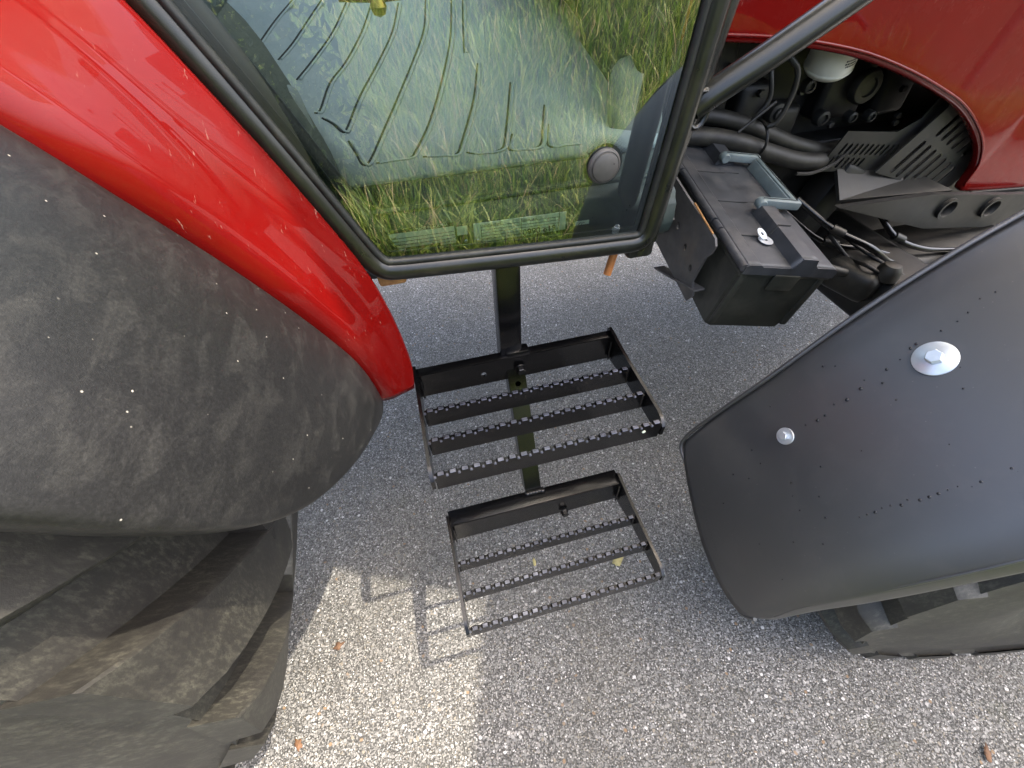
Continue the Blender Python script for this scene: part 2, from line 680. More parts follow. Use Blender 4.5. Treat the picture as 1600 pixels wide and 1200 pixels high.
def grass_mesh():
    n = 60000
    x = rng.uniform(-3.6, 5.5, n)
    y = -1.22 - rng.random(n) ** 1.25 * 4.2
    keep = np.array([True] * n)
    z = np.array([bank_z(a, b) for a, b in zip(x, y)])
    clump = np.sin(x * 3.1 + 1.3 * np.sin(y * 2.2)) * np.cos(y * 2.7 + x)
    hgt = rng.uniform(.12, .36, n) * (1 + .5 * clump) + .04
    hgt *= np.where(y < -3.4, .75, 1.0)
    w = rng.uniform(.002, .0055, n)
    az = rng.uniform(0, 2 * np.pi, n)
    lean = rng.uniform(.1, 1.1, n)
    tint = np.clip(rng.normal(.46, .28, n) + .10 * clump + np.where(rng.random(n) < .10, .4, 0), 0, 1)
    d = np.stack([np.cos(az), np.sin(az), 0 * az], 1)
    s = np.stack([-np.sin(az), np.cos(az), 0 * az], 1)
    base = np.stack([x, y, z - .01], 1)
    vv = []
    for tq, wf in ((0, 1.0), (.45, .9), (.8, .55), (1.0, 0.0)):
        p = base + d * (hgt * lean * tq ** 2)[:, None] + np.array([0, 0, 1.0]) * (hgt * tq * (1 - .25 * lean * tq))[:, None]
        if wf:
            vv += [p - s * (w * wf)[:, None], p + s * (w * wf)[:, None]]
        else:
            vv += [p]
    V = np.stack(vv, 1).reshape(-1, 3)
    b0 = (np.arange(n) * 7)[:, None]
    Q = np.concatenate([b0 + np.array([[0, 1, 3, 2]]), b0 + np.array([[2, 3, 5, 4]])], 0)
    Tt = b0 + np.array([[4, 5, 6]])
    me = bpy.data.meshes.new('grass')
    me.vertices.add(len(V))
    me.vertices.foreach_set('co', V.ravel())
    loops = np.concatenate([Q.ravel(), Tt.ravel()])
    me.loops.add(len(loops))
    me.loops.foreach_set('vertex_index', loops.astype(np.int32))
    starts = np.concatenate([np.arange(len(Q)) * 4, len(Q) * 4 + np.arange(len(Tt)) * 3])
    me.polygons.add(len(starts))
    me.polygons.foreach_set('loop_start', starts.astype(np.int32))
    me.update(calc_edges=True)
    at = me.attributes.new('tint', 'FLOAT', 'POINT')
    at.data.foreach_set('value', np.repeat(tint, 7).astype(np.float32))
    return me


tag(link('grass', grass_mesh(), 'grass'), 'tall sunlit green grass on the bank beside the road, mirrored in the door glass', 'grass', kind='stuff')


def shrub(name, c, rx, ry, h, n, label, seed):
    r = np.random.default_rng(seed)
    root = empty(name, c)
    u = r.normal(size=(n, 3))
    u /= np.linalg.norm(u, axis=1)[:, None]
    rr = .55 + .45 * r.random(n) ** .5
    lump = 1 + .18 * np.sin(u[:, 0] * 6 + 2) * np.cos(u[:, 1] * 5) + .1 * np.sin(u[:, 2] * 11)
    u = np.sign(u) * np.abs(u) ** .62
    p = u * (rr * lump)[:, None] * np.array([rx, ry, h / 2]) + np.array([0, 0, h / 2])
    p[:, 2] = np.maximum(p[:, 2], .02)
    bm = bmesh.new()
    for i in range(n):
        a = Vector(r.normal(size=3)).normalized()
        b = a.orthogonal().normalized()
        s = r.uniform(.025, .055)
        q = Vector(p[i])
        bm.faces.new([bm.verts.new(q - a * s), bm.verts.new(q + b * s * .4), bm.verts.new(q + a * s), bm.verts.new(q - b * s * .4)])
    me = bpy.data.meshes.new('crown')
    bm.to_mesh(me)
    bm.free()
    link('crown', me, 'dark_leaf', root)
    tube('trunk', [(0, 0, -.1), (.02, 0, h * .4), (0, .03, h * .8)], .05, 'soil', root, 8, radii=[1, .7, .3])
    tag(root, label, 'added shrub')


shrub('standin_shrub', (-1.22, -2.22, -.05), .80, .62, 2.5, 16000,  # added: darkens the door glass where a standing person would mirror
      'dark evergreen shrub on the grass bank opposite the tractor door', 3)


# added sails and net on posts, out of view: shape shade, weaken sun
def sail(name, corners, posts, label, cloth='added_sail_cloth'):
    root = empty(name, corners[0])
    inv = Matrix.Translation(-Vector(corners[0]))
    n = 12
    a, b, c, d = [Vector(q) for q in corners]
    rows = []
    for i in range(n + 1):
        u = i / n
        row = []
        for j in range(n + 1):
            v = j / n
            p = (a * (1 - u) + b * u) * (1 - v) + (d * (1 - u) + c * u) * v
            p.z -= .25 * math.sin(math.pi * u) * math.sin(math.pi * v)
            row.append(inv @ p)
        rows.append(row)
    loft('cloth', rows, cloth, root)
    for k, (px, py) in posts:
        top = Vector(corners[k])
        tube('post', [inv @ Vector((px, py, 0)), inv @ Vector((px, py, top.z + .1))], .045, 'post_steel', root, 12)
        tube('guy_rope', [inv @ Vector((px, py, top.z)), inv @ top], .0025, 'post_steel', root, 6)
    tag(root, label, 'shade sail', 'shade sails and net added out of view')


sail('added_shade_sail', [(.97, -1.256, 3.2), (1.50, .49, 3.2), (3.6, .49, 3.2), (3.6, -1.256, 3.2)],
     [(0, (-3.4, -1.9)), (2, (5.2, 2.6)), (3, (5.2, -1.9))], 'added white sail out of view, placed to shade the front wheel and the steps')
sail('added_shade_sail', [(1.75, -.555, 3.34), (-.65, .576, 3.34), (-.65, 1.9, 3.34), (3.3, 1.9, 3.34)],
     [(2, (-3.4, 3.2))], 'added white sail out of view, placed to shade the bonnet and cab')
sail('added_sun_net', [(-1.6, -1.15, 3.75), (1.75, -1.15, 3.75), (1.75, .95, 3.75), (-1.6, .95, 3.75)],
     [(0, (-3.4, -1.9)), (3, (-3.4, 3.2))], 'added thin net out of view, placed to weaken the sun on the cab and rear wheel', 'added_sun_net')

# ================================================================== TRACTOR
tractor = empty('tractor', (0, 0, 0))
tag(tractor, 'red farm tractor with black fenders, glazed cab door and two black steps', 'tractor')
T = tractor

# ---- rear fender: red sheet-metal shell
outer = [(-.80, -.05, 1.66), (-.62, -.03, 1.50), (-.52, -.02, 1.39), (-.462, -.008, 1.303), (-.432, .003, 1.241), (-.397, .041, 1.148),
         (-.355, .060, 1.05), (-.326, .085, .957), (-.300, .088, .895), (-.289, .105, .80), (-.286, .122, .742)]
inner = [(-.70, .175, 1.75), (-.53, .175, 1.56), (-.44, .175, 1.43), (-.393, .175, 1.345), (-.368, .175, 1.288), (-.322, .175, 1.187),
         (-.285, .175, 1.09), (-.248, .175, .995), (-.233, .172, .895), (-.224, .170, .775), (-.236, .158, .722)]
rows = []
for i, (a, b) in enumerate(zip(outer, inner)):
    a, b = Vector(a), Vector(b)
    nrm = Vector((.80, -.25, .45)).normalized() if i < 7 else Vector((.93, -.25, .2)).normalized()
    k = 1.0 if i < 8 else (.7 if i < 10 else .35)
    row = []
    for tt, off in ((-.03, -.055), (-.03, -.022), (0, -.006), (.05, .003), (.12, .009), (.2, .008), (.32, .004), (.5, .004), (.54, .0065), (.7, .006), (.84, .004), (.92, .001), (.97, -.005), (1.01, -.015), (1.04, -.030), (1.06, -.052), (1.065, -.085)):
        row.append(a.lerp(b, tt) + nrm * off * k)
    rows.append(row)
fender = loft('rear_fender', rows, 'red', T, .003, 2, -1)

# black rubber flap over the wheel
Bp = [(-.80, -.05, 1.65), (-.62, -.03, 1.49), (-.52, -.02, 1.38), (-.462, -.008, 1.297), (-.432, .003, 1.235), (-.40, .041, 1.142), (-.358, .06, 1.045),
      (-.329, .085, .95), (-.303, .09, .885), (-.296, .10, .81), (-.298, .115, .755)]
Lp = [(-.80, -.34, 1.67), (-.634, -.335, 1.536), (-.525, -.328, 1.406), (-.456, -.32, 1.29), (-.413, -.311, 1.195), (-.393, -.296, 1.135), (-.369, -.264, 1.041),
      (-.352, -.222, .965), (-.336, -.165, .905), (-.31, -.075, .845), (-.305, .03, .775)]
rows = []
cc = Vector((-1.32, 0, .85))
for i, (a, b) in enumerate(zip(Bp, Lp)):
    a, b = Vector(a), Vector(b)
    rd = ((a + b) / 2 - cc)
    rd.y = 0
    rd.normalize()
    w = (b - a).length / .32
    row = [a - rd * .02 + Vector((0, .02, 0)), a]
    for tt, off in ((.12, .010), (.3, .019), (.5, .021), (.68, .018), (.78, .013), (.86, .006), (.93, -.002), (.98, -.006), (1.0, -.012)):
        row.append(a.lerp(b, tt) + rd * off * w)
    row.append(b - rd * .032 + Vector((0, .004, 0)))
    rows.append(row)
flap = loft('fender_flap', rows, 'rubber', fender, .006, 2, -1)


# ---- wheels
def make_wheel(name, centre, R, y0, y1, nl, lug_h, sweep, lw, rim_r, mirror):
    yc, hw = (y0 + y1) / 2, (y1 - y0) / 2

    def rad_at(y):
        q = min(1.0, abs(y) / hw)
        return R - lug_h - .016 * q ** 4
    # part: rim disc; sub-parts: tyre, lugs, hub
    prof = [(rim_r, -hw * .74), (rim_r - .03, -hw * .70), (rim_r - .05, -hw * .2), (rim_r - .07, -hw * .1), (.14, -hw * .05), (.13, -hw * .3), (0, -hw * .32)]
    mt = Matrix.Rotation(-math.pi / 2, 4, 'X')
    rim = lathe(name, [(r, -z) for r, z in prof][::-1], 'wheel_rim', T, 48, None)
    rim.matrix_local = Matrix.Translation((centre[0], yc, centre[1])) @ Matrix.Rotation(math.pi / 2, 4, 'X')
    pr = []
    for k in range(25):
        y = -hw + 2 * hw * k / 24
        pr.append((rad_at(y), y))
    side = [(R - lug_h - .022, hw * .985), (R - lug_h - .04, hw * .965), (R - .13, hw * .985), (R - .18, hw * 1.0), (R - .24, hw * 1.0), (R - .30, hw * .97), (rim_r + .03, hw * .88), (rim_r - .005, hw * .78)]
    pr = [(r, -y) for r, y in side[::-1]] + pr + side
    tyre = lathe('tyre', pr, 'tyre', rim, 96)
    # one lug per side, copied round the tread with shared mesh data
    for sgn in (1, -1):
        bm = bmesh.new()
        ns = 9
        rings = []
        for k in range(ns + 1):
            q = k / ns
            y = sgn * (-.03 + (hw * 1.02 + .03) * q)
            th = mirror * sweep * q ** 1.1 + (0 if sgn > 0 else math.pi / nl)
            wd = lw * (1.0 + .25 * q)
            ring = []
            yy = min(abs(y), hw)
            for (du, dh) in ((-.64, -.010), (-.58, lug_h * .16), (-.505, lug_h * .93), (-.475, lug_h), (.475, lug_h), (.505, lug_h * .93), (.58, lug_h * .16), (.64, -.010)):
                rr = rad_at(yy) + dh - (.010 if q > .97 and dh > lug_h * .5 else 0)
                t2 = th + du * wd / R
                # wheel-local frame: axis is local Z (world -Y)
                ring.append(bm.verts.new((rr * math.cos(t2), rr * math.sin(t2), y)))
            rings.append(ring)
        for a, b in zip(rings, rings[1:]):
            for i in range(7):
                bm.faces.new((a[i], a[i + 1], b[i + 1], b[i]))
        bm.faces.new(rings[0])
        bm.faces.new(rings[-1][::-1])
        bmesh.ops.recalc_face_normals(bm, faces=bm.faces)
        me = bpy.data.meshes.new('tread_lug')
        bm.to_mesh(me)
        bm.free()
        me.materials.append(M['tyre'])
        me.polygons.foreach_set('use_smooth', [True] * len(me.polygons))
        me.set_sharp_from_angle(angle=rad(38))
        for k in range(nl):
            o = bpy.data.objects.new('tread_lug', me)
            COL.objects.link(o)
            o.parent = rim
            o.rotation_euler = (0, 0, 2 * math.pi * k / nl + .1)
    lathe('hub', [(0, hw * .45), (.08, hw * .45), (.10, hw * .4), (.11, hw * .1)][::-1], 'wheel_rim', rim, 24)
    return rim


make_wheel('rear_wheel', (-1.32, .845), .845, -.338, .160, 20, .050, rad(17), .120, .46, 1)
fw = make_wheel('front_wheel', (1.06, .57), .57, -.59, -.17, 17, .038, rad(18), .085, .20, 1)
fw.matrix_local = Matrix.Translation((1.06, -.352, .57)) @ Matrix.Rotation(rad(-11), 4, 'Z') @ Matrix.Rotation(math.pi / 2, 4, 'X')

# ---- front fender: moulded black plastic
FC = Vector((1.20, 0, .35))
FR = .90


def fpt(th, y, r=.84):
    r += FR - .84
    return Vector((FC.x + r * math.cos(rad(th)), y, FC.z + r * math.sin(rad(th))))


left_edge = [(166.4, -.030), (168.4, -.079), (171.2, -.152), (173.4, -.220), (174.5, -.283), (174.6, -.332), (174.0, -.368), (170.9, -.391)]
rows = []
NU = 44
inner_c = [(166.4, -.030), (158.6, -.047), (150.6, -.066), (139.9, -.075), (131.5, -.080), (125.3, -.084), (110, -.085), (95, -.085), (75, -.085), (60, -.085)]
outer_c = [(170.9, -.391), (164.5, -.400), (154.3, -.426), (145.5, -.447), (136, -.456), (127, -.46), (110, -.46), (95, -.46), (75, -.46), (60, -.46)]


def interp(c, t):
    t *= len(c) - 1
    i = min(int(t), len(c) - 2)
    q = t - i
    return (c[i][0] * (1 - q) + c[i + 1][0] * q, c[i][1] * (1 - q) + c[i + 1][1] * q)


for i in range(NU + 1):
    u = i / NU
    a = interp(inner_c, u)
    b = interp(outer_c, u)
    row = []
    # inner return flange
    row.append(fpt(a[0], a[1] + .004, .815))
    row.append(fpt(a[0], a[1], .835))
    for j in range(1, 16):
        v = j / 16
        e = interp(left_edge, v)
        th0 = a[0] * (1 - v) + b[0] * v
        y0 = a[1] * (1 - v) + b[1] * v
        k = max(0, 1 - u * 4.5) ** 2
        th = th0 * (1 - k) + (e[0] + (th0 - (166.4 * (1 - v) + 170.9 * v))) * k
        y = y0 * (1 - k) + (e[1] + (y0 - (-.030 * (1 - v) - .391 * v))) * k
        rr = .84 + .006 * math.sin(math.pi * v) - (.004 if j == 1 else 0) - .007 * max(0, (v - .84) / .16) ** 2
        row.append(fpt(th, y, rr))
    fl = .3 + .7 * min(1, u * 6)
    row.append(fpt(b[0], b[1], .8295))
    row.append(fpt(b[0], b[1] - .0025 * fl, .8270))
    row.append(fpt(b[0], b[1] - .005 * fl, .8215))
    row.append(fpt(b[0], b[1] - .010 * fl, .822 - .012 * fl))
    row.append(fpt(b[0], b[1] - .013 * fl, .822 - .024 * fl))
    rows.append(row)
ff = loft('front_fender', rows, 'fender_plastic', T, .004, 1, 0)
ff.modifiers['sub'].boundary_smooth = 'PRESERVE_CORNERS'
# rolled bead round the free edge
bead = [fpt(t, y, .838) for t, y in [(125.3, -.084), (131.5, -.08), (139.9, -.075), (150.6, -.066), (158.6, -.047)]] + [fpt(t, y, .838) for t, y in left_edge[:-1]] + [fpt(172.6, -.384, .834)]
tube('edge_bead', smooth_path(bead, 4), .0045, 'fender_plastic', ff, 8)


bead = [fpt(t, y - .001, .8285) for t, y in [(169.5, -.393), (164.5, -.400), (154.3, -.426), (145.5, -.447), (136, -.456), (127, -.46), (110, -.46)]]
tube('outer_bead', smooth_path(bead, 4), .0024, 'fender_plastic', ff, 8)


def fbolt(th, y, r, wr):
    n = Vector((math.cos(rad(th)), 0, math.sin(rad(th))))
    mt = frame_m(fpt(th, y, .8480), n.orthogonal(), n.cross(n.orthogonal()))
    bolt('bolt', mt, r, (wr, .0025), ff)


fbolt(138.9, -.203, .0105, .0255)
fbolt(153.2, -.173, .0075, .0150)
# mould lettering too small to read and beaded rain drops
bm = bmesh.new()
for k in range(17):
    if k in (8, 9):
        continue
    q = k / 16
    e = interp([(170.6, -.165), (173.0, -.255)], q)
    p = fpt(e[0] - 1.6, e[1], .8480)
    n = (p - FC)
    n.y = 0
    n.normalize()
    m = frame_m(p, Vector((0, -1, 0)), n.cross(Vector((0, -1, 0))))
    add_box(bm, m.translation, (.0012, .004, .0008), m.to_3x3().to_4x4())
from_bm('mould_lettering', bm, 'fender_plastic', ff)
bm = bmesh.new()
drops = [(128 + i * 1.3 + random.gauss(0, .25), -.165 - .001 * i + random.gauss(0, .004), random.choice((.0008, .001, .0014, .0019))) for i in range(18)]
drops += [(138 + i * .7, -.375 + .002 * i + random.gauss(0, .003), random.choice((.0007, .001, .0016))) for i in range(22)]
drops += [(random.uniform(122, 166), random.uniform(-.40, -.10), random.choice((.0006, .0009, .0012))) for i in range(40)]
for th, y, r in drops:
    n = Vector((math.cos(rad(th)), 0, math.sin(rad(th))))
    m = frame_m(fpt(th, y, .840 + .0085 * math.sin(math.pi * min(1, max(0, (-.05 - y) / .39)))), n.orthogonal(), n.cross(n.orthogonal()))
    g = bmesh.ops.create_uvsphere(bm, u_segments=10, v_segments=6, radius=r * 1.45)
    bmesh.ops.transform(bm, matrix=m @ Matrix.Diagonal((1, 1, .55, 1)), verts=g['verts'])
tag(from_bm('rain_drops', bm, 'water', ff, True), kind='stuff')


# ---- steps
def serrated(name, x0, x1, y, ztop, h, parent, pitch=.0225, th=.0085):
    """upright tread bar with a notched upper edge"""
    out = [(x0, ztop - h)]
    out.append((x1, ztop - h))
    n = int(round((x1 - x0) / pitch))
    p = (x1 - x0) / n
    top = []
    for k in range(n):
        xa = x0 + k * p
        top += [(xa, ztop - .0045), (xa + .18 * p, ztop - .0045), (xa + .26 * p, ztop), (xa + .82 * p, ztop), (xa + .90 * p, ztop - .0045)]
    top.append((x1, ztop - .0045))
    out += top[::-1]
    b = plate(name, out, [], th, Matrix(((1, 0, 0, 0), (0, 0, 1, y + th / 2), (0, 1, 0, 0), (0, 0, 0, 1))) @ Matrix.Diagonal((1, 1, 1, 1)), 'step', parent)
    # punched collars standing up between the notches
    bm = bmesh.new()
    for k in range(n):
        xa = x0 + (k + .54) * p
        add_box(bm, (xa, y - th * .1, ztop - .0002), (.50 * p, th * .9, .0016), None, .0006, 1)
        add_box(bm, (x0 + (k + .04) * p, y - th * .5, ztop - .0045), (.22 * p, th * .6, .005), None, .0012, 1)
    tag(auto_smooth(from_bm('grip_teeth', bm, 'worn_sky_sheen', parent)), kind='stuff')
    return b


def make_step(xc, W, yb, ys_, z, hb, h, flange, back_h, slope_back):
    x0, x1 = xc - W / 2, xc + W / 2
    # back plate with drilled hole, flange folded to the rear
    holes = [circ((-.082 - xc, z - .036), .0068)] if z > .5 else []
    mt = Matrix(((1, 0, 0, xc), (0, 0, 1, yb + .006), (0, 1, 0, 0), (0, 0, 0, 1)))
    st = plate('step', [(-W / 2, z - back_h), (W / 2, z - back_h), (W / 2, z), (-W / 2, z)], holes, .006, mt, 'step', T)
    box('flange', (xc, yb + flange / 2 + .003, z - .0025), (W, flange, .006), 'step', st, None, .0015)
    for y in ys_:
        serrated('rung', x0 + .004, x1 - .004, y, z, h, st)
    # side plates: taller at the back, rounded nose at the front
    yf = ys_[-1]
    for s, x in ((-1, x0), (1, x1)):
        prof = [(yb + .030, z + .004), (yb + .024, z + .010), (yb + .010, z + .010)]
        prof += [(yb - .06, z + .004), (yf + .02, z + .002), (yf + .006, z - .003), (yf - .006, z - .016), (yf - .006, z - h + .006), (yf + .006, z - h),
                 (ys_[0], z - h - (.010 if slope_back else .004)), (yb - .02, z - back_h + .004), (yb + .014, z - back_h), (yb + .030, z - back_h + .015)]
        th = .007
        m = Matrix(((0, 0, 1, x + (th / 2) + s * .002), (1, 0, 0, 0), (0, 1, 0, 0), (0, 0, 0, 1)))
        plate('side_plate', prof, [], th, m, 'step', st)
        # weld fillets where rungs meet the side plate
        bm = bmesh.new()
        for y in list(ys_[:-1]) + [yb - .004]:
            hh = h if y != yb - .004 else back_h
            pth = [(x - s * .006, y - .004, z - .004 - q * (hh - .008) / 5 + random.uniform(-.001, .001)) for q in range(6)]
            add_tube(bm, pth, .0028, 6, radii=[random.uniform(.7, 1.25) for _ in pth])
        tag(auto_smooth(from_bm('weld', bm, 'step', st), 60), kind='stuff')
    return st


UP = make_step(0.0, .46, .197, (.098, .024, -.053), .709, 0, .048, .022, .068, False)
LOW = make_step(-.005, .46, .002, (-.091, -.161, -.235), .3575, 0, .046, .040, .085, True)
mt = Matrix(((1, 0, 0, .003), (0, 0, -1, .191), (0, 1, 0, .675), (0, 0, 0, 1)))
bolt('bolt', mt, .0105, (.0135, .0025), UP, 'step', 'step')
mt = Matrix(((1, 0, 0, .069), (0, 0, -1, -.004), (0, 1, 0, .285), (0, 0, 0, 1)))
bolt('bolt', mt, .0095, (.012, .002), LOW, 'step', 'step')
lathe('paint_cap', [(0, 0), (.004, 0), (.0035, .0015), (0, .002)], 'alu_plate', UP, 12, Matrix(((1, 0, 0, .19), (0, 0, -1, -.0568), (0, 1, 0, .690), (0, 0, 0, 1))))

# ---- step post: upper tube under the cab, lower perforated tube down to the bottom step
post = box('step_post', (-.012, .232, .817), (.050, .044, .27), 'step', T, None, .004)
box('cap_weld', (.002, .214, .711), (.056, .028, .016), 'step', post, None, .006)
a = Vector((.002, .206, .690))
b = Vector((-.006, .040, .362))
ax = Vector((1, 0, 0))
ay = (a - b).normalized()
Ln = (a - b).length
m = frame_m(b, ax, ay)
W2 = .021
plate('post_face', [(-W2, 0), (W2, 0), (W2, Ln), (-W2, Ln)], [circ((0, Ln - .060), .0068), circ((0, Ln - .112), .0068)], .003, m, 'step', post)
bm = bmesh.new()
for s in (-1, 1):
    add_box(bm, (s * (W2 - .0012), Ln / 2, -.022), (.0034, Ln, .040), None, .0008, 1)
add_box(bm, (0, Ln / 2, -.0425), (W2 * 2, Ln, .003))
bmesh.ops.transform(bm, matrix=m, verts=bm.verts)
auto_smooth(from_bm('post_channel', bm, 'step', post))
bm = bmesh.new()
for k in range(6):
    q = k / 5
    add_box(bm, (-.024 + .040 * q, .036 + random.uniform(-.002, .002), .364), (.013, .016, .011), None, .004, 2)
tag(auto_smooth(from_bm('weld_bead', bm, 'step', post), 70), kind='stuff')

# ---- cab door
left_line = [(-.64, 1.90), (-.50, 1.585), (-.385, 1.325), (-.325, 1.185), (-.268, 1.045)]
corner1 = [(-.250, 1.005), (-.236, .988), (-.213, .980)]
bottom = [(-.12, .973), (0, .965), (.12, .958), (.20, .954)]
corner2 = [(.235, .953), (.252, .960), (.262, .980)]
right_line = [(.268, 1.04), (.277, 1.15), (.287, 1.30), (.300, 1.55), (.316, 1.90)]
outline = left_line + corner1 + bottom + corner2 + right_line
YD = .195
path = [Vector((x, YD, z)) for x, z in outline]
path = smooth_path(path, 4)
door = tube('door', path, .0135, 'frame_black', T, 14, ry=.017)


def inset(d, y):
    out = []
    n = len(path)
    for i, p in enumerate(path):
        t = (path[min(n - 1, i + 1)] - path[max(0, i - 1)]).normalized()
        nn = Vector((-t.z, 0, t.x))
        q = p + nn * d
        q.y = y
        out.append(q)
    return out


tube('seal', inset(.0185, YD - .002), .0065, 'seal_rubber', door, 10)
tube('seal_lip', inset(.030, YD + .006), .004, 'seal_rubber', door, 8)
tube('drip_edge', inset(-.013, YD + .012), .006, 'frame_black', door, 8)
gp = inset(.016, YD)
bm = bmesh.new()
fcv = [bm.verts.new((p.x, YD, p.z)) for p in gp]
bm.faces.new(fcv)
bmesh.ops.triangulate(bm, faces=bm.faces)
me_ = bpy.data.meshes.new('glass')
for fc in bm.faces:
    fc.normal_update()
    if fc.normal.y > 0:
        fc.normal_flip()
bm.to_mesh(me_)
bm.free()
glass = link('glass', me_, 'glass', door)
# black print band round the glass edge
bm = bmesh.new()
pa, pb = inset(.014, YD + .0025), inset(.034, YD + .0025)
va = [bm.verts.new(p) for p in pa]
vb = [bm.verts.new(p) for p in pb]
for i in range(len(va) - 1):
    bm.faces.new((va[i], va[i + 1], vb[i + 1], vb[i]))
from_bm('edge_print', bm, 'print_black', door)
# hinge knob with dotted print round it
KX, KZ = .150, 1.108
mt = Matrix(((1, 0, 0, KX), (0, 0, -1, YD - .001), (0, 1, 0, KZ), (0, 0, 0, 1)))
lathe('latch_knob', [(.0275, 0), (.0275, .003), (.0265, .0055), (.024, .007), (.0235, .0064), (.0225, .0064), (.0215, .0095), (.015, .0125), (0, .0135)], 'latch_grey', door, 40, mt)
bm = bmesh.new()
for dx, dz in ((.012, .006),):
    g = bmesh.ops.create_cone(bm, segments=8, radius1=.0012, radius2=.0012, depth=.001, cap_ends=True)
    bmesh.ops.transform(bm, matrix=mt @ Matrix.Translation((dx, dz, .0124)), verts=g['verts'])
from_bm('knob_hole', bm, 'print_black', door)
bm = bmesh.new()
mt2 = Matrix(((1, 0, 0, KX), (0, 0, -1, YD + .0015), (0, 1, 0, KZ), (0, 0, 0, 1)))
ring0, ring1 = [], []
for i in range(48):
    a = 2 * math.pi * i / 48
    ring0.append(bm.verts.new((.024 * math.cos(a), .024 * math.sin(a), 0)))
    ring1.append(bm.verts.new((.0325 * math.cos(a), .0325 * math.sin(a), 0)))
for i in range(48):
    bm.faces.new((ring0[i], ring0[(i + 1) % 48], ring1[(i + 1) % 48], ring1[i]))
sp = .0022
for i in range(-26, 27):
    for j in range(-26, 27):
        x, y = (i + .5 * (j % 2)) * sp, j * sp * .87
        r = math.hypot(x, y)
        if .0318 < r < .050:
            q = .00105 * (1 - (r - .0318) / .0185)
            if q > .00015:
                bm.faces.new([bm.verts.new((x + q * math.cos(math.pi / 3 * k), y + q * math.sin(math.pi / 3 * k), 0)) for k in range(6)])
bmesh.ops.transform(bm, matrix=mt2, verts=bm.verts)
from_bm('dot_print', bm, 'print_black', door)

# ---- cab frame
pillar = tube('front_pillar', [(.268, .222, .915), (.283, .222, 1.05), (.316, .222, 1.32), (.345, .222, 1.60), (.38, .23, 2.1), (.40, .26, 2.72)], .021, 'frame_black', T, 16)
tube('rain_gutter', [(.282, .206, .945), (.297, .206, 1.15), (.309, .206, 1.32), (.335, .206, 1.6), (.365, .21, 2.1)], .006, 'frame_black', pillar, 8)
box('pillar_foot', (.262, .232, .925), (.055, .05, .035), 'frame_black', pillar, None, .008)
hr = tube('grab_rail', smooth_path([(.300, .212, 1.170), (.328, .205, 1.192), (.42, .195, 1.247), (.56, .19, 1.33), (.80, .19, 1.47), (.86, .21, 1.52), (.87, .26, 1.54)], 5), .0205, 'frame_black', T, 18)
bm = bmesh.new()
add_tube(bm, [(.303 + .016 * math.cos(a), .198, 1.172 + .026 * math.sin(a)) for a in [2 * math.pi * k / 14 for k in range(14)]], .005, 6, True)
auto_smooth(from_bm('weld', bm, 'frame_black', hr), 60)
rp = tube('rear_pillar', [(-.222, .240, .985), (-.368, .240, 1.33), (-.605, .240, 1.88), (-.69, .25, 2.3), (-.74, .27, 2.72)], .022, 'brown_trim', T, 14)
roof = box('cab_roof', (-.22, .98, 2.80), (1.45, 1.55, .16), 'red', T, None, .05, 4)
box('roof_lining', (-.22, .98, 2.70), (1.30, 1.40, .03), 'headliner', roof, None, .01)
for (x, z0, z1) in ((.40, .92, 2.72), (-.74, 1.2, 2.72)):
    tube('far_pillar', [(x - .1 if x > 0 else x, 1.72, z0), (x, 1.70, z1)], .024, 'frame_black', T, 12)
box('firewall', (.385, 1.12, 1.28), (.03, 1.2, .74), 'interior_dark', T, None, .01)
box('far_door_panel', (-.2, 1.74, 1.22), (1.25, .03, .72), 'interior_dark', T, None, .01)
tube('far_sill', [(.30, 1.72, .93), (-.74, 1.72, 1.2)], .022, 'frame_black', T, 12)
box('cab_rear_panel', (-.80, .98, 1.50), (.05, 1.40, .95), 'interior_dark', T, None, .02)
box('dashboard', (.27, 1.02, 1.52), (.16, .62, .34), 'interior_dark', T, None, .06, 3)
seat = box('driver_seat', (-.62, 1.00, 1.50), (.46, .48, .12), 'interior_dark', T, None, .05, 3)
box('backrest', (-.82, 1.00, 1.82), (.11, .46, .58), 'interior_dark', seat, Matrix.Rotation(rad(-8), 4, 'Y'), .05, 3)
box('seat_pedestal', (-.68, 1.00, 1.30), (.24, .32, .30), 'interior_dark', seat, None, .03)
cst = tube('steering_column', [(.30, 1.0, 1.62), (.12, 1.0, 1.80)], .035, 'interior_dark', T, 12)
tube('steering_wheel', [(.12 + .12 * math.cos(a), 1.0 + .19 * math.sin(a), 1.80 + .13 * math.cos(a)) for a in [2 * math.pi * k / 28 for k in range(28)]], .014, 'interior_dark', cst, 10, True)

# ---- cab floor: rubber mat, moulded grooves drawn as ridges with dark shadow lines
SL = .21


def fz(y):
    return 1.075 + SL * (y - .33)


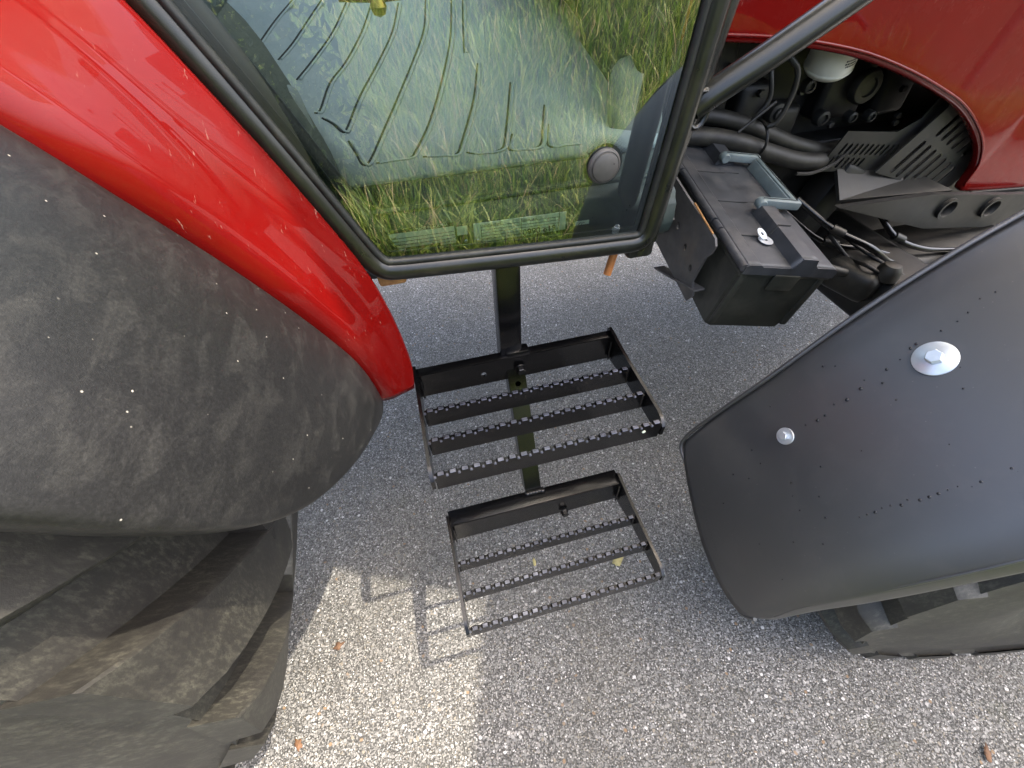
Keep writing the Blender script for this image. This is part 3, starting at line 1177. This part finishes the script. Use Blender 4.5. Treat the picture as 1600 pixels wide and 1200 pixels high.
mat_rows = []
for k in range(14):
    y = .333 + (1.62 - .333) * k / 13
    zz = fz(y) if y < 1.05 else fz(1.05) + .05 * (y - 1.05)
    xl = -.262 - .30 * min(1, max(0, (y - .33) / .55)) ** 1.0 - (.1 if y > .9 else 0)
    mat_rows.append([(xl + (.345 - xl) * j / 10, y, zz) for j in range(11)])
mat = loft('floor_mat', mat_rows, 'mat', T, .012, 0, -1)
GR = [
 [(-0.426,0.880),(-0.392,0.988),(-0.350,1.098)],
 [(-0.383,0.794),(-0.352,0.866),(-0.313,0.982),(-0.278,1.085)],
 [(-0.345,0.701),(-0.308,0.783),(-0.260,0.904),(-0.214,1.073)],
 [(-0.313,0.567),(-0.302,0.575),(-0.278,0.674),(-0.240,0.755),(-0.193,0.891),(-0.157,1.034)],
 [(-0.299,0.546),(-0.280,0.522),(-0.264,0.492),(-0.254,0.503),(-0.220,0.612),(-0.172,0.735),(-0.122,0.878),(-0.088,1.031)],
 [(-0.254,0.459),(-0.243,0.414),(-0.234,0.382),(-0.220,0.394),(-0.185,0.484),(-0.143,0.596),(-0.088,0.747),(-0.045,0.880),(-0.016,1.038)],
 [(-0.211,0.382),(-0.182,0.384),(-0.150,0.385),(-0.135,0.405),(-0.093,0.497),(-0.038,0.659),(0.010,0.828),(0.050,1.026)],
 [(-0.125,0.383),(-0.094,0.379),(-0.064,0.378),(-0.043,0.422),(0.007,0.553),(0.046,0.692)],
 [(-0.044,0.379),(-0.023,0.371),(0.021,0.375),(0.043,0.425),(0.098,0.599)],
 [(0.054,0.417),(0.035,0.374),(0.056,0.366),(0.095,0.369),(0.118,0.425),(0.145,0.501)],
 [(0.132,0.434),(0.112,0.367),(0.141,0.363),(0.169,0.361)],
 [(0.079,1.021),(0.045,0.846),(0.027,0.747)]]
for gl in GR:
    p = smooth_path([(x, y, fz(y) + .0005) for x, y in gl], 4)
    tube('groove_shadow', p, .0014, 'groove_dark', mat, 6, ry=.0022)  # dark strand laid on as the shadow line beside the ridge
    p = smooth_path([(x + .0070, y - .002, fz(y) + .0005) for x, y in gl], 4)
    tube('ridge', p, .0025, 'mat', mat, 6, ry=.0032)
# side console at the seat, grey trim at the dash side
loft('seat_console', [[(-.36, .66, fz(.66)), (-.395, .66, 1.30), (-.60, .66, 1.42)], [(-.315, .52, fz(.52)), (-.345, .50, 1.27), (-.60, .48, 1.40)],
                      [(-.268, .345, 1.07), (-.300, .29, 1.20), (-.56, .27, 1.40)], [(-.262, .28, .99), (-.30, .255, 1.10), (-.56, .25, 1.36)]], 'seat_fabric', T, .01, 2)
tube('seat_handle', smooth_path([(-.348, .50, 1.175), (-.335, .47, 1.185), (-.325, .43, 1.172), (-.318, .40, 1.14), (-.322, .385, 1.10)], 5), .012, 'interior_grey', T, 10, ry=.02)
box('seat_cloth_edge', (-.425, .36, 1.33), (.14, .22, .10), 'interior_grey', T, Matrix.Rotation(rad(-35), 4, 'Y'), .03, 3)
loft('dash_trim', [[(.262, .34, 1.02), (.345, .34, 1.02)], [(.245, .42, 1.10), (.348, .38, 1.12)], [(.262, .46, 1.17), (.350, .42, 1.16)], [(.295, .48, 1.185), (.36, .46, 1.185)]],
     'interior_grey', T, .012, 2)
box('dash_side', (.335, .60, 1.25), (.05, .34, .50), 'interior_dark', T, None, .02, 3)
tube('inner_pillar', [(.238, .262, 1.0), (.252, .262, 1.15), (.262, .262, 1.32), (.29, .262, 1.7)], .021, 'interior_dark', T, 12)
# sill stepping down behind the door
sp_ = [(.345, 1.066), (.331, 1.062), (.325, 1.035), (.318, 1.028), (.270, 1.022), (.256, 1.016), (.252, 1.005), (.244, .998), (.2405, .965), (.246, .945), (.30, .935), (.50, .93)]
sill = loft('door_sill', [[(x, y, z - .006 * (x + .28)) for y, z in sp_] for x in (-.275, -.1, .1, .335)], 'sill_paint', T, .006, 0, 1)
tube('sill_rail', [(-.265, .300, 1.034), (.0, .300, 1.032), (.33, .300, 1.029)], .006, 'sill_paint', sill, 8)
# riveted type plates
YP = .2375


def tm(x, z, dy=0.0):
    return Matrix(((1, 0, 0, x), (0, 0, -1, YP - .0012 - dy), (0, 1, 0, z), (0, 0, 0, 1)))


def strip(name, x0, x1, z0, z1, mat_, parent, dy=0):
    return box(name, ((x0 + x1) / 2, YP - dy, (z0 + z1) / 2), (x1 - x0, .0016, z1 - z0), mat_, parent, Matrix.Rotation(rad(1.2), 4, 'Y'), 0)


def rating_plate(x0, x1, z0, z1, lines):
    p = strip('rating_plate', x0, x1, z0, z1, 'alu_plate', sill)
    return p


strip('plate_header', -.213, -.100, 1.0235, 1.0305, 'print_black', sill, .0004)
text('plate_print', '/ MADE IN AUSTRIA', .0068, tm(-.170, 1.0247, .0006), 'alu_plate', sill, .0002)
rating_plate(-.213, -.100, .990, 1.0230, 0)
for k in range(4):
    strip('plate_rule', -.212, -.101, .9945 + .0062 * k, .9951 + .0062 * k, 'print_line', sill, .0007)
strip('plate_block', -.190, -.128, .9905, .9945, 'print_line', sill, .0009)
for k in range(3):
    text('plate_print', ('TYPE', 'MASSE', 'MOTOR')[k], .0042, tm(-.211, 1.0145 - .0066 * k, .0006), 'print_line', sill, .0002)
strip('plate_block', -.098, -.074, .985, 1.0215, 'print_black', sill)
strip('plate_block', -.096, -.077, 1.003, 1.0195, 'alu_plate', sill, .0006)
rating_plate(-.066, .108, .981, 1.0175, 0)
for k in range(5):
    strip('plate_rule', -.053, .094, .9865 + .0058 * k, .9871 + .0058 * k, 'print_line', sill, .0007)
for x in (-.053, .022, .094):
    strip('plate_rule', x, x + .0007, .982, 1.0165, 'print_line', sill, .0008)
text('plate_print', 'NICHT ZULÄSSIG', .0045, tm(-.050, 1.0125, .0006), 'print_line', sill, .0002)
text('plate_print', 'TECHN. GEW.', .0045, tm(.024, 1.0105, .0006), 'print_line', sill, .0002)
text('plate_print', '0990 e19', .0170, tm(.024, .983, .0007), 'print_black', sill, .0003, sx=1.02)
strip('plate_block', .128, .155, .985, .9925, 'alu_plate', sill)
text('plate_print', 'CC', .0085, tm(.132, .9845, .0006), 'print_black', sill, .0002, .4)
for x, z in ((-.082, .990), (-.060, .988)):
    lathe('rivet', [(0, .0018), (.0022, .0014), (.0035, 0)], 'zinc', sill, 14, tm(x, z, .001))
# underside of the cab, pipe and hanging rod below the door
box('cab_underside', (0.03, 1.0, .915), (.60, 1.40, .03), 'engine_black', T, None, .01)
tube('edge_pipe', smooth_path([(.04, .262, .918), (.10, .262, .910), (.17, .262, .908), (.205, .266, .922), (.215, .27, .94)], 5), .011, 'hose_rubber', T, 10)
rod = tube('drain_rod', smooth_path([(.243, .262, .950), (.228, .250, .915), (.212, .240, .858)], 4), .0085, 'orange_rod', T, 12)
box('door_catch', (-.225, .225, .955), (.05, .03, .03), 'rust', T, None, .006)
# levers that show at the top of the floor
lv = tube('floor_lever', [(-.21, .505, 1.303), (-.15, .50, 1.299), (-.075, .50, 1.302)], .010, 'red', T, 10)
lathe('lever_knob', [(0, .014), (.010, .010), (.014, 0), (.010, -.010), (0, -.014)], 'brass', lv, 16, Matrix.Translation((-.150, .49, 1.286)))

# ---- bonnet
edge = [(.46, 1.188), (.58, 1.176), (.68, 1.166), (.805, 1.148), (.966, 1.115), (1.136, 1.064), (1.281, 1.011), (1.385, .967), (1.482, .911), (1.57, .845), (1.622, .777), (1.625, .725), (1.632, .705), (1.68, .690), (1.94, .664), (2.6, .61)]
ed = [(p.x, p.z) for p in smooth_path([(x, 0, z) for x, z in edge], 3)]
rows = []
for k, (x, z) in enumerate(ed):
    xt = .46 + (2.6 - .46) * (k / (len(ed) - 1))
    col = [(x, .575, z - .002), (x, .556, z - .004), (x, .550, z + .004)]
    for v in (.05, .12, .25, .4, .55, .7, .82, .92, 1.0):
        zt = 1.62
        xx = x * (1 - v) + (x * .35 + xt * .65) * v
        zz = z + (zt - z) * v
        yy = .550 + .012 * math.sin(v * 3) + .22 * max(0, (v - .6) / .4) ** 2.2
        col.append((xx, yy, zz))
    col += [(xt, .98, 1.66), (xt, 1.30, 1.62), (xt, 1.40, 1.50), (xt, 1.42, 1.1), (xt, 1.42, .72)]
    rows.append(col)
hood = loft('bonnet', rows, 'red', T, .004, 1, 1)
tube('bonnet_edge', [(x, .549, z + .012) for x, z in ed[:-9]], .0035, 'red', hood, 8)
box('bonnet_seam', (2.15, .545, .650), (.95, .012, .012), 'engine_black', hood, Matrix.Rotation(rad(4.7), 4, 'Y'), .002)

# ---- engine bay
eng = box('engine_block', (1.25, 1.0, .95), (1.5, .42, .50), 'engine_black', T, None, .03)
for (c, s) in (((.84, .77, .96), (.10, .10, .16)), ((.95, .76, .92), (.14, .08, .10)), ((1.16, .78, 1.0), (.16, .10, .18)), ((1.35, .78, 1.0), (.12, .1, .2)), ((.68, .78, 1.05), (.16, .1, .2)), ((.72, .77, .86), (.22, .08, .10))):
    box('casting', c, s, 'engine_black', eng, Matrix.Rotation(random.uniform(-.2, .2), 4, 'Y'), .02, 3)
for (x, y, z, r) in ((.905, .71, .965, .028), (.905, .70, .965, .016), (1.195, .72, 1.00, .045), (1.085, .72, .93, .022), (1.17, .70, .93, .016), (1.24, .70, .925, .016), (.99, .72, 1.02, .018)):
    lathe('cover', [(r, 0), (r, .018), (r * .9, .024), (r * .55, .026), (r * .5, .020), (0, .020)], 'engine_grey', eng, 20, Matrix(((1, 0, 0, x), (0, 0, -1, y), (0, 1, 0, z), (0, 0, 0, 1))))
for k in range(14):
    bm = bmesh.new()
    hex_prism(bm, .010, 0, .012)
    bmesh.ops.transform(bm, matrix=Matrix(((1, 0, 0, random.uniform(.7, 1.4)), (0, 0, -1, random.uniform(.70, .735)), (0, 1, 0, random.uniform(.84, 1.1)), (0, 0, 0, 1))), verts=bm.verts)
    from_bm('bolt', bm, 'engine_grey', eng)
fm = frame_m((.985, .655, 1.12), (1, .05, .1), (0, 1, 0)) @ Matrix.Identity(4)
ofm = Matrix.Translation((.985, .665, 1.065)) @ Matrix.Rotation(rad(-10), 4, 'Y') @ Matrix.Rotation(rad(14), 4, 'X')
of = lathe('oil_filter', [(0, -.004), (.040, -.004), (.050, 0), (.056, .008), (.058, .016), (.058, .150), (.05, .156), (0, .158)], 'filter_cream', T, 40, ofm)
lathe('filter_seam', [(.0592, .012), (.0598, .015), (.0592, .018)], 'filter_cream', of, 40, ofm)
bm = bmesh.new()
for r_, (a0, a1, z) in enumerate(((-100, -62, .050), (-100, -70, .043), (-96, -66, .036), (-58, -40, .050), (-58, -42, .043))):
    a = a0
    while a < a1:
        wdt = random.uniform(2, 5)
        pts = []
        for aa, zz in ((a, z), (a + wdt, z), (a + wdt, z + .004), (a, z + .004)):
            pts.append(bm.verts.new((.0585 * math.cos(rad(aa)), .0585 * math.sin(rad(aa)), zz)))
        bm.faces.new(pts)
        a += wdt + 1.3
bmesh.ops.transform(bm, matrix=ofm, verts=bm.verts)
from_bm('filter_print', bm, 'print_black', of)
tube('coolant_hose', smooth_path([(.52, .72, .990), (.66, .69, .985), (.76, .67, .965), (.86, .66, .930), (.97, .66, .888), (1.10, .67, .85), (1.2, .72, .83)], 5), .021, 'hose_rubber', T, 14)
tube('lower_hose', smooth_path([(.52, .68, .950), (.66, .65, .945), (.76, .63, .925), (.86, .62, .890), (.97, .62, .855), (1.06, .63, .838), (1.15, .68, .82)], 5), .024, 'hose_rubber', T, 14)
tube('hose_clamp', [(.82 + .002 * math.cos(a), .648 + .055 * math.cos(a), .924 + .046 * math.sin(a)) for a in [2 * math.pi * k / 20 for k in range(20)]], .004, 'engine_grey', T, 6, True)
tube('fuel_pipe', smooth_path([(.80, .66, 1.18), (.798, .61, 1.128), (.834, .60, 1.093), (.846, .60, 1.037), (.832, .60, .979), (.815, .61, .965)], 5), .007, 'engine_grey', T, 8)
tube('fuel_pipe', smooth_path([(.76, .66, 1.17), (.775, .62, 1.09), (.79, .61, 1.03), (.76, .61, .985)], 5), .006, 'engine_grey', T, 8)
tube('bracket_rod', [(.72, .60, .965), (.80, .595, 1.03)], .004, 'engine_grey', T, 8)
tube('wire', smooth_path([(.93, .56, .845), (1.0, .57, .835), (1.1, .60, .840), (1.2, .66, .86)], 5), .005, 'engine_black', T, 6)
box('warning_sticker', (.585, .66, 1.065), (.055, .004, .035), 'yellow_sticker', T, None, 0)
box('gear_case', (.58, .76, 1.06), (.20, .18, .26), 'engine_grey', T, None, .05, 3)


def slots(n, x0, dx, z0, dz, l, w, ang):
    return [slot((x0 + dx * k, z0 + dz * k), l, w, ang) for k in range(n)]


def xz(y):
    return Matrix(((1, 0, 0, 0), (0, 0, -1, y), (0, 1, 0, 0), (0, 0, 0, 1)))


plate('fan_guard', [(1.065, .810), (1.112, .918), (1.30, .895), (1.362, .925), (1.40, 1.00), (1.50, 1.06), (1.56, 1.04), (1.296, .780)],
      slots(11, 1.125, .0205, .868, -.0028, .034, .0105, rad(62)) + slots(7, 1.098, .0205, .832, -.0028, .034, .0105, rad(62)), .004, xz(.62), 'guard_black', T)
plate('radiator_guard', [(1.275, .788), (1.432, .985), (1.52, 1.00), (1.60, .94), (1.70, .772), (1.651, .694), (1.520, .708)],
      slots(7, 1.372, .0335, .822, -.017, .110, .017, rad(52)) + slots(6, 1.463, .0335, .915, -.016, .100, .017, rad(52)), .004, xz(.598), 'guard_grey', T)
bm = bmesh.new()
v = [bm.verts.new(p) for p in ((1.125, .55, .735), (1.15, .66, .825), (1.50, .62, .735), (1.55, .53, .715))]
bm.faces.new(v)
ab = from_bm('axle_support', bm, 'guard_grey', T)
s_ = ab.modifiers.new('s', 'SOLIDIFY')
s_.thickness = .012
plate('front_bracket', [(1.084, .748), (1.433, .738), (1.95, .665), (1.95, .578), (1.80, .570), (1.50, .612)],
      [circ((1.535, .680), .026, 20), circ((1.738, .652), .026, 20)], .02, xz(.50), 'guard_black', T)
for x, z in ((1.535, .680), (1.738, .652)):
    lathe('bush', [(.0262, 0), (.034, 0), (.034, .012), (.026, .012), (.022, .004), (.022, -.02)], 'guard_grey', T, 24, xz(.50) @ Matrix.Translation((x, z, 0)))
box('chassis_rail', (1.15, .66, .62), (.10, .10, .40), 'engine_black', T, Matrix.Rotation(rad(22), 4, 'Y'), .015)
box('front_axle', (1.30, .45, .50), (.22, .95, .18), 'engine_black', T, None, .04, 3)
box('axle_casting', (1.18, .40, .555), (.14, .16, .10), 'engine_grey', T, Matrix.Rotation(.3, 4, 'Z'), .03, 3)
tube('steer_rod', [(1.05, .42, .60), (1.35, .30, .52), (1.6, .25, .5)], .014, 'engine_grey', T, 10)
tube('brake_line', smooth_path([(1.10, .50, .66), (1.16, .44, .60), (1.15, .36, .62), (1.22, .30, .58)], 5), .006, 'engine_black', T, 8)
tube('brake_line', smooth_path([(1.14, .50, .66), (1.20, .45, .62), (1.24, .36, .60), (1.30, .30, .57)], 5), .006, 'engine_black', T, 8)
lathe('ball_joint', [(0, .03), (.022, .026), (.032, .01), (.034, -.02), (.02, -.03)], 'engine_grey', T, 18, Matrix.Translation((1.20, .33, .61)))
for k, pts in enumerate(([(1.02, .60, .74), (1.10, .50, .68), (1.20, .42, .64), (1.30, .40, .58), (1.42, .36, .55)],
                         [(1.00, .62, .70), (1.12, .52, .62), (1.26, .46, .60), (1.40, .42, .56)],
                         [(1.30, .56, .70), (1.36, .48, .62), (1.46, .44, .58), (1.60, .42, .56)])):
    hz = tube('hydraulic_hose', smooth_path(pts, 5), (.010, .008, .009)[k], 'step', T, 10)
    q = Vector(pts[1])
    tube('hose_fitting', [q, q.lerp(Vector(pts[2]), .3)], .014, 'engine_grey', hz, 8)
box('axle_plate', (1.62, .36, .575), (.14, .10, .03), 'zinc', T, Matrix.Rotation(.2, 4, 'Z'), .006)
box('chassis_side', (1.75, .80, .60), (1.7, .16, .52), 'engine_black', T, None, .03)
box('grille', (2.60, .98, 1.15), (.04, .86, .95), 'engine_black', T, None, .02)
box('differential', (1.66, .52, .47), (.50, .24, .17), 'engine_black', T, None, .04, 3)
box('gearbox', (.25, 1.0, .72), (1.1, .36, .34), 'engine_black', T, None, .06, 3)
box('rear_axle', (-1.32, .85, .845), (.30, 1.45, .30), 'engine_black', T, None, .06, 3)

# ---- toolbox bracket
bmx = Matrix(((0, 0, -1, .452), (-1, 0, 0, 0), (0, 1, 0, 0), (0, 0, 0, 1)))
br = plate('toolbox_bracket', [(-.47, .780), (-.262, .718), (-.245, .745), (-.262, .775), (-.246, .850), (-.232, .868), (-.228, .888), (-.238, .902), (-.375, .935), (-.47, .960)],
           [circ((-.400, .871), .0065, 12, .009), circ((-.375, .860), .0065, 12, .009), circ((-.326, .830), .0065, 12, .009), circ((-.285, .798), .0065, 12, .009)], .005, bmx, 'bracket_steel', T)
tube('rusty_edge', [(.4535, .340, .932), (.4535, .290, .917), (.4535, .250, .906)], .0022, 'rust', br, 6)
box('lower_lip', (.462, .33, .738), (.03, .19, .006), 'bracket_steel', br, Matrix.Rotation(rad(-16), 4, 'X'), .002)
box('bracket_arm', (.43, .50, .86), (.05, .16, .10), 'bracket_steel', br, None, .01)

# ================================================================== TOOLBOX
tb = empty('toolbox', (0, 0, 0))
tag(tb, 'black plastic toolbox with grey folded handle, mounted beside the cab', 'toolbox')
tb.matrix_world = Matrix.Translation((.476, .148, .89)) @ Matrix.Rotation(-.149, 4, 'Z') @ Matrix.Rotation(.148, 4, 'Y') @ Matrix.Rotation(.085, 4, 'X')
BW, BL, BH = .211, .60, .186


def lid_section(y, ridge=True, drop=0.0):
    hr_ = .020 if ridge else 0.0
    return [(-.002, y, -.022), (-.002, y, -.004), (.004, y, 0), (.030, y, .001), (.036, y, -.003), (.085, y, -.003), (.104, y, -.003), (.114, y, hr_), (.148, y, hr_), (.158, y, .001), (.200, y, .001), (.209, y, -.002), (.213, y, -.008), (.213, y, -.022)]


body = []
for z, dx in ((-.020, 0), (-.060, .0005), (-.120, .003), (-.165, .005), (-BH, .008)):
    x0, x1, y0, y1 = dx, BW - dx, .004 + dx, BL - dx
    c = .010
    body.append([(x0 + c, y0, z), (x1 - c, y0, z), (x1, y0 + c, z), (x1, y1 - c, z), (x1 - c, y1, z), (x0 + c, y1, z), (x0, y1 - c, z), (x0, y0 + c, z), (x0 + c, y0, z)])
bm = bmesh.new()
vr = [[bm.verts.new(p) for p in r[:-1]] for r in body]
for a, b in zip(vr, vr[1:]):
    for i in range(8):
        bm.faces.new((a[i], a[(i + 1) % 8], b[(i + 1) % 8], b[i]))
bm.faces.new(vr[-1])
bm.faces.new(vr[0][::-1])
auto_smooth(from_bm('body', bm, 'box_body', tb), 25)
box('rim', (BW / 2, BL / 2 + .002, -.026), (BW + .006, BL + .004, .010), 'box_body', tb, None, .003)
# lid with a raised ridge interrupted by the handle recess
ys_l = [(-.002, True), (.012, True), (.20, True), (.203, False), (.43, False), (.433, True), (BL, True), (BL + .004, True)]
rows = [lid_section(y, r) for y, r in ys_l]
lid = loft('lid', rows, 'box_plastic', tb, .003, 0, -1)
auto_smooth(lid, 25)
plate('lid_front', [(-.002, -.022), (.213, -.022), (.213, -.008), (.209, -.002), (.200, .001), (.160, .001), (.153, .006), (.148, .0205), (.114, .0205), (.109, .004), (.104, -.003), (.036, -.003), (.030, .001), (.004, 0), (-.002, -.004)],
      [], .004, Matrix(((1, 0, 0, 0), (0, 0, -1, -.004), (0, 1, 0, 0), (0, 0, 0, 1))), 'box_plastic', lid)
for x in (.012, .199):
    box('corner_rib', (x, .006, -.10), (.016, .008, .14), 'box_body', tb, None, .003)
box('latch', (.105, -.004, -.040), (.060, .006, .040), 'box_body', tb, None, .002)
# moulded seams across the lid
for y in (.105, .245, .385, .52):
    zz = .0216 if y in (.105, .52) else .0016
    p = [(.034, y, -.0010), (.085, y + .002, -.0022), (.103, y + .006, -.0022), (.115, y + .012, zz), (.146, y + .012, zz)] if y in (.105, .52) else [(.034, y, -.0022), (.085, y, -.0022), (.15, y, .001)]
    tube('lid_seam', p, .0012, 'groove_dark', lid, 6)
for a, b in ((-.002, .125), (.131, .160), (.166, .385), (.391, .42), (.426, BL)):
    tube('hinge', [(-.004, a, -.008), (-.004, b, -.008)], .0085, 'box_plastic', lid, 12)
# folded grey handle: channel section on three sides
bm = bmesh.new()
for (c, s, r) in (((.208, .318, .018), (.016, .222, .022), None), ((.165, .208, .022), (.100, .020, .020), None), ((.165, .428, .022), (.100, .020, .020), None)):
    add_box(bm, c, s, r, .004, 2)
h = auto_smooth(from_bm('handle', bm, 'handle_grey', tb))
bm = bmesh.new()
add_box(bm, (.196, .318, .012), (.008, .200, .026), Matrix.Rotation(.35, 4, 'Y'), .002, 2)
auto_smooth(from_bm('grip', bm, 'handle_grey', h))
tube('grip_seam', [(.118, .2085, .0325), (.206, .2085, .0325), (.2085, .318, .0295), (.206, .4275, .0325), (.118, .4275, .0325)], .0011, 'groove_dark', h, 6)
for y in (.208, .428):
    lathe('pivot', [(0, .012), (.010, .012), (.012, .009), (.012, -.009), (.010, -.012), (0, -.012)], 'handle_grey', h, 16, Matrix(((1, 0, 0, .118), (0, 0, 1, y), (0, 1, 0, .019), (0, 0, 0, 1))))
# two zinc washers on the lid
for (x, y, z, tx, ty, r) in ((.083, .088, .0002, 0, 0, .0165), (.0765, .1015, .0066, .30, .28, .0145)):
    m = Matrix.Translation((x, y, z)) @ Matrix.Rotation(tx, 4, 'X') @ Matrix.Rotation(ty, 4, 'Y')
    w = lathe('washer', [(.0045, 0), (r, 0), (r, .0016), (.0045, .0016), (.0045, 0)], 'zinc', tb, 32, m)

# ================================================================== LEAVES ON THE ROAD
def leaf(name, loc, s, rot, mat_, label, lobes):
    bm = bmesh.new()
    n = 22
    c = bm.verts.new((0, 0, .010 * s / .03))
    ring = []
    for i in range(n):
        a = 2 * math.pi * i / n
        r = s * (.80 + .16 * math.cos(a * lobes)) * (1 + .16 * random.uniform(-1, 1)) * (1.25 if i == 0 else 1)
        ring.append(bm.verts.new((r * math.cos(a) * 1.25, r * math.sin(a) * .8, .003 + random.uniform(0, .35) * s * .5)))
    for i in range(n):
        bm.faces.new((c, ring[i], ring[(i + 1) % n]))
    o = from_bm(name, bm, mat_, None, True, loc)
    o.rotation_euler = (0, 0, rot)
    tag(o, label, 'leaf', 'fallen leaves on the road')
    s_ = o.modifiers.new('s', 'SOLIDIFY')
    s_.thickness = .0006
    return o


leaf('fallen_leaf', (.237, -.085, .004), .020, .5, 'leaf_yellow', 'pale yellow leaf lying on the road under the lower step', 3)
leaf('fallen_leaf', (-.018, -.022, .004), .010, 1.5, 'leaf_yellow', 'small amber leaf lying under the middle rungs of the lower step', 2)
leaf('fallen_leaf', (-.716, -.297, .004), .013, 2.1, 'leaf_orange', 'orange leaf on the sunlit road in front of the rear tyre', 5)
leaf('fallen_leaf', (.905, -.735, .004), .014, .9, 'leaf_brown', 'brown-orange leaf at the lower right corner of the road', 2)
leaf('fallen_leaf', (-.62, -.10, .004), .014, .3, 'leaf_brown', 'small brown leaf on the road beside the rear tyre shadow', 4)
